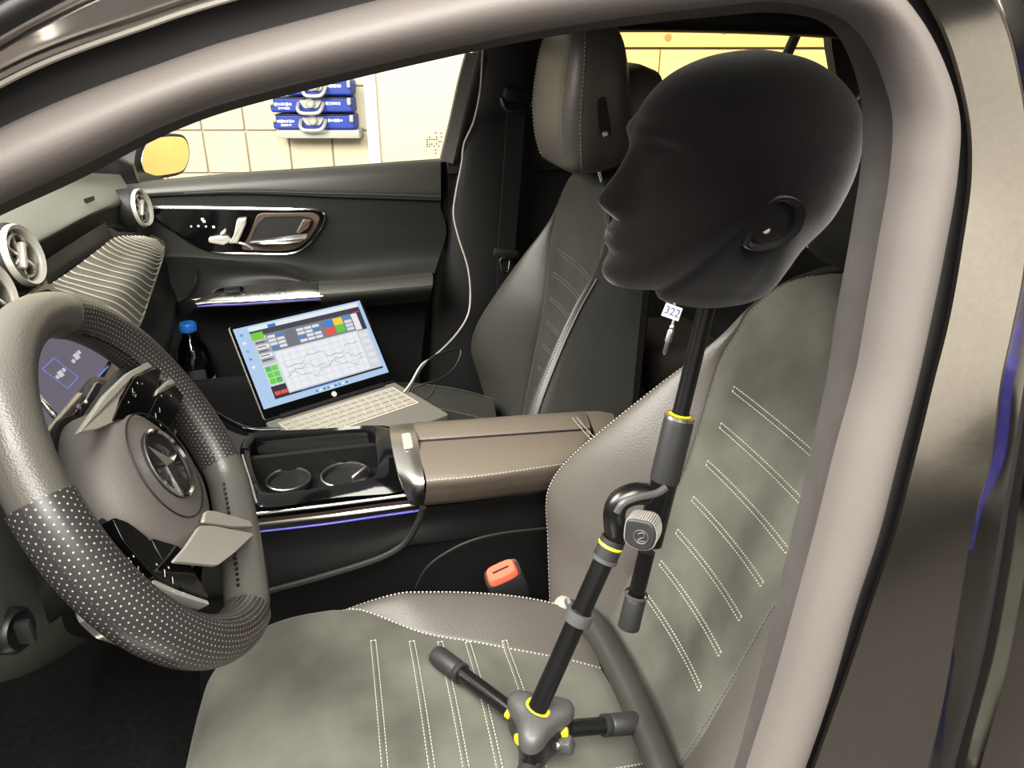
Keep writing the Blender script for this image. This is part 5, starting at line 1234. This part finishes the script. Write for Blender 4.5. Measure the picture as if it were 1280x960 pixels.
for i in range(5): Q.append(sq(.89, .42 + i * .09, .95, .47 + i * .09, (230, 232, 236), 4))
for i in range(9): Q.append(sq(.40 + i * .03, .955, .415 + i * .03, .98, ((70, 120, 200), (250, 250, 250), (90, 90, 100))[i % 3], 3))
for i in range(5): Q.append(sq(.03, .08 + i * .1, .05, .11 + i * .1, ((90, 150, 220), (245, 245, 245), (120, 170, 220))[i % 3], 3))
g_ = prints('screen_picture', Q, lBL + h0 + lnz * .0006, lx, lup, lnz, 'screen_print', SCN); g_['kind'] = 'stuff'
MB().add(lathe([(.0055, 0), (.0055, .0006), (.0005, .0006)], lBL + h0 + lx * (LWd * .52) + lup * (.05 * LS) + lnz * .0005, lnz, 20)).build('maker_badge', 'case_grey', SCN)

# ================================================================== bottle in the door pocket
bb = PY(249, 530, .655); bt = PY(243, 404, .655); bx, by = (bb.x + bt.x) / 2 + .0, .655
BT = thing('water_bottle', (bx, by, PY(250, 560, .655).z), 'clear plastic water bottle with blue cap in the passenger door pocket', 'bottle')
zc_ = PY(243, 413, .655).z; zb2 = PY(250, 560, .655).z; bc = V((bx, by, zb2)); Hh = zc_ - zb2
MB().add(lathe([(.033, 0), (.037, .004), (.0375, .03), (.035, .05), (.0375, .07), (.0375, Hh - .085), (.036, Hh - .06), (.027, Hh - .032), (.016, Hh - .014), (.0135, Hh - .006), (.0135, Hh + .004)], bc, (0, 0, 1), 32)).build('bottle_body', 'bottle_plastic', BT)
MB().add(lathe([(.0378, Hh * .45), (.0382, Hh * .45 + .001), (.0382, Hh * .62), (.0378, Hh * .62 + .001)], bc, (0, 0, 1), 32, False)).build('label_sleeve', 'grey_felt', BT)
capm = MB().add(lathe([(.0165, Hh), (.0172, Hh + .001), (.0172, Hh + .016), (.0155, Hh + .0185), (.0005, Hh + .0185)], bc, (0, 0, 1), 28)).build('cap', 'blue_cap', BT, label='bright blue screw cap')
rb2 = MB()
for k in range(28): q = k * math.pi / 14; rb2.add(tube([bc + V((math.cos(q) * .0172, math.sin(q) * .0172, Hh + .002)), bc + V((math.cos(q) * .0172, math.sin(q) * .0172, Hh + .015))], .0007, 4))
rb2.build('cap_ribs', 'blue_cap', capm, kind='stuff')

# ================================================================== cables
def cable(name, L, r, m, label):
    o = MB().add(tube(smooth_path([PY(a, b, y) for a, b, y in L], 120), r, 8)).build(name, m); tag(o, label, 'cable'); return o
cable('usb_cable', [(505, 490, .42), (514, 478, .43), (527, 456, .45), (543, 445, .48), (567, 422, .56), (584, 396, .62), (588, 370, .655), (585, 335, .66), (573, 296, .665), (567, 268, .67), (570, 240, .67), (577, 205, .675), (580, 180, .675), (592, 152, .67), (600, 115, .65), (603, 70, .635), (606, 20, .62)], .0021, 'cable_white', 'thin pale grey cable running up the far pillar from the laptop')
cable('short_cable', [(509, 492, .42), (522, 468, .44), (538, 448, .46), (556, 440, .47), (574, 436, .48), (575, 446, .47), (566, 462, .45), (550, 474, .43), (530, 480, .42), (516, 486, .42), (520, 500, .41), (536, 496, .4), (545, 482, .40)], .0021, 'cable_black', 'short black looped cable beside the laptop hinge')

# ================================================================== seat belts
BL = thing('seat_belt', PY(632, 330, .66), 'black passenger seat belt webbing hanging from the far pillar', 'seat belt')
bl = [(646, 128, .655), (643, 170, .66), (640, 220, .665), (636, 270, .67), (633, 318, .672), (631, 420, .68), (629, 520, .69)]
MB().add(sweep(smooth_path([PY(a, b, y) for a, b, y in bl], 30), [(-.022, -.0007), (.022, -.0007), (.022, .0007), (-.022, .0007)], V((.25, -1, .1)))).build('webbing', 'belt_web', BL)
dc = PY(645, 122, .66)
MB().add(rbox(dc + V((0, -.01, .004)), .062, .022, .03, .009, V((.97, .1, -.2)).normalized(), V((-.1, 1, 0)).normalized(), V((.2, 0, .97)).normalized())).build('belt_guide', 'plastic_dark', BL)
MB().add(tube(smooth_path([dc + V((-.034, -.012, .0)), dc + V((-.026, -.02, -.02)), dc + V((0, -.022, -.026)), dc + V((.026, -.02, -.024)), dc + V((.036, -.012, -.004))], 20), .006, 8)).build('guide_loop', 'plastic_black', BL)
MB().add(slab(rpoly([PY(a, b, .69) for a, b in ((634, 20), (668, 20), (662, 150), (618, 152))], .01, 3), (0, -.012, 0), .004)).build('adjuster_cover', 'plastic_dark', BL)
tcn = PY(633, 317, .665)
MB().add(rbox(tcn, .062, .014, .02, .005, V((.98, 0, -.18)).normalized(), V((0, 1, 0)), V((.18, 0, .98)).normalized())).build('tongue_grip', 'plastic_dark', BL)
tp_ = [PY(a, b, .66) for a, b in ((625, 323), (638, 322), (636, 340), (629, 342))]
MB().add(tube(even(rpoly(tp_, .006, 3), 30, True), .0025, 6, closed=True)).build('tongue', 'chrome', BL, label='steel belt tongue')
BK = thing('belt_buckle', PY(640, 770, -.165), 'driver seat belt buckle with orange red button beside the console', 'belt buckle')
def bk(L, y): return [PY(a, b, y) for a, b in L]
topo = rpoly(bk([(610, 727), (616, 711), (638, 703), (652, 709), (651, 722), (630, 736), (613, 734)], -.172), .008, 4)
tcx = sum(topo, V()) / len(topo); axis = (PY(646, 752, -.165) - tcx).normalized(); nrm_b = (CAM - tcx).normalized()
e1, e2, e3 = frame(axis, (0, 1, 0))
def bring(s, w_, t_):                                   # rounded rectangular section across the buckle's axis
    r = []
    for k in range(32):
        q = 2 * math.pi * k / 32; c, d = math.cos(q), math.sin(q); c = math.copysign(abs(c) ** .5, c); d = math.copysign(abs(d) ** .5, d); r.append(tcx + axis * s * 1.2 + e1 * c * w_ * 1.25 + e2 * d * t_ * 1.25)
    return r
MB().add(loft([bring(-.004, .017, .012), bring(-.006, .0205, .0145), bring(.0, .0215, .0155), bring(.012, .0215, .0155), bring(.03, .020, .014), bring(.042, .017, .012), bring(.046, .010, .008)])).build('buckle_body', 'stand_grip', BK)
MB().add(loft([bring(-.012, .0155, .0105), bring(-.0085, .0175, .012), bring(-.003, .0175, .012)])).build('release_button', 'red_button', BK, label='orange red release button')
MB().add(slab([tcx - axis * .0147 + e1 * x + e2 * y for x, y in ((-.012, -.0015), (.012, -.0015), (.012, .0015), (-.012, .0015))], -axis * .0004, 0)).build('press_lettering', 'plastic_black', BK)
MB().add(rbox(tcx + axis * .038 - e2 * 0 + nrm_b * .0145, .006, .006, .003, .001, e1, axis, nrm_b)).build('buckle_rivet', 'satin_silver', BK)
MB().add(tube(smooth_path([tcx + axis * .044, tcx + axis * .07 + V((.005, 0, 0)), tcx + axis * .12 + V((.02, 0, 0))], 12), .006, 8)).build('buckle_stalk', 'cable_black', BK)
o = MB().add(rbox(PY(701, 766, -.232), .03, .03, .05, .014, V((.9, .1, -.4)).normalized(), V((0, 1, 0)), V((.4, 0, .9)).normalized(), 4)).build('hinge_cover', 'grey_felt', SD, label='grey recliner hinge cover')

# ================================================================== back of the cabin
RS = thing('rear_bench', (1.25, 0, 0), 'dark rear bench seat behind the front seats', 'rear bench')
MB().add(rbox((1.38, 0, .75), .16, 1.2, .62, .05, V((.94, 0, -.34)), V((0, 1, 0)), V((.34, 0, .94)), 4)).build('backrest', 'leather_dark', RS)
MB().add(rbox((1.2, 0, .34), .5, 1.25, .2, .05, seg=4)).build('cushion', 'leather_dark', RS)
hc2 = PY(782, 150, .42)
rr_ = [[hc2 + V((.02 * math.cos(q) * s + dx, math.copysign(abs(math.cos(q)) ** .5, math.cos(q)) * w_, math.copysign(abs(math.sin(q)) ** .6, math.sin(q)) * h_)) for q in [2 * math.pi * k / 32 for k in range(32)]] for s, dx, w_, h_ in ((0, -.045, .08, .07), (0, -.035, .105, .09), (0, 0, .115, .1), (0, .03, .105, .09), (0, .04, .08, .07))]
MB().add(loft(rr_)).build('rear_headrest', 'leather', RS)
o = MB().add(rbox(PY(838, 445, .3), .16, .2, .12, .04, seg=4)).build('storage_box', 'brown_box'); tag(o, 'dim brown box in the rear footwell between the front seats', 'box')
MB().add(tube([PY(1012, 5, .66), PY(983, 70, .68), PY(975, 95, .69)], .012, 8)).build('quarter_bar', 'plastic_black', BODY)
MB().add(slab([PY(1035, 0, .66), PY(1120, 0, .66), PY(1120, 190, .7), PY(1062, 190, .7), PY(1040, 60, .67)], (0, .03, 0), 0)).build('rear_pillar', 'plastic_dark', BODY)
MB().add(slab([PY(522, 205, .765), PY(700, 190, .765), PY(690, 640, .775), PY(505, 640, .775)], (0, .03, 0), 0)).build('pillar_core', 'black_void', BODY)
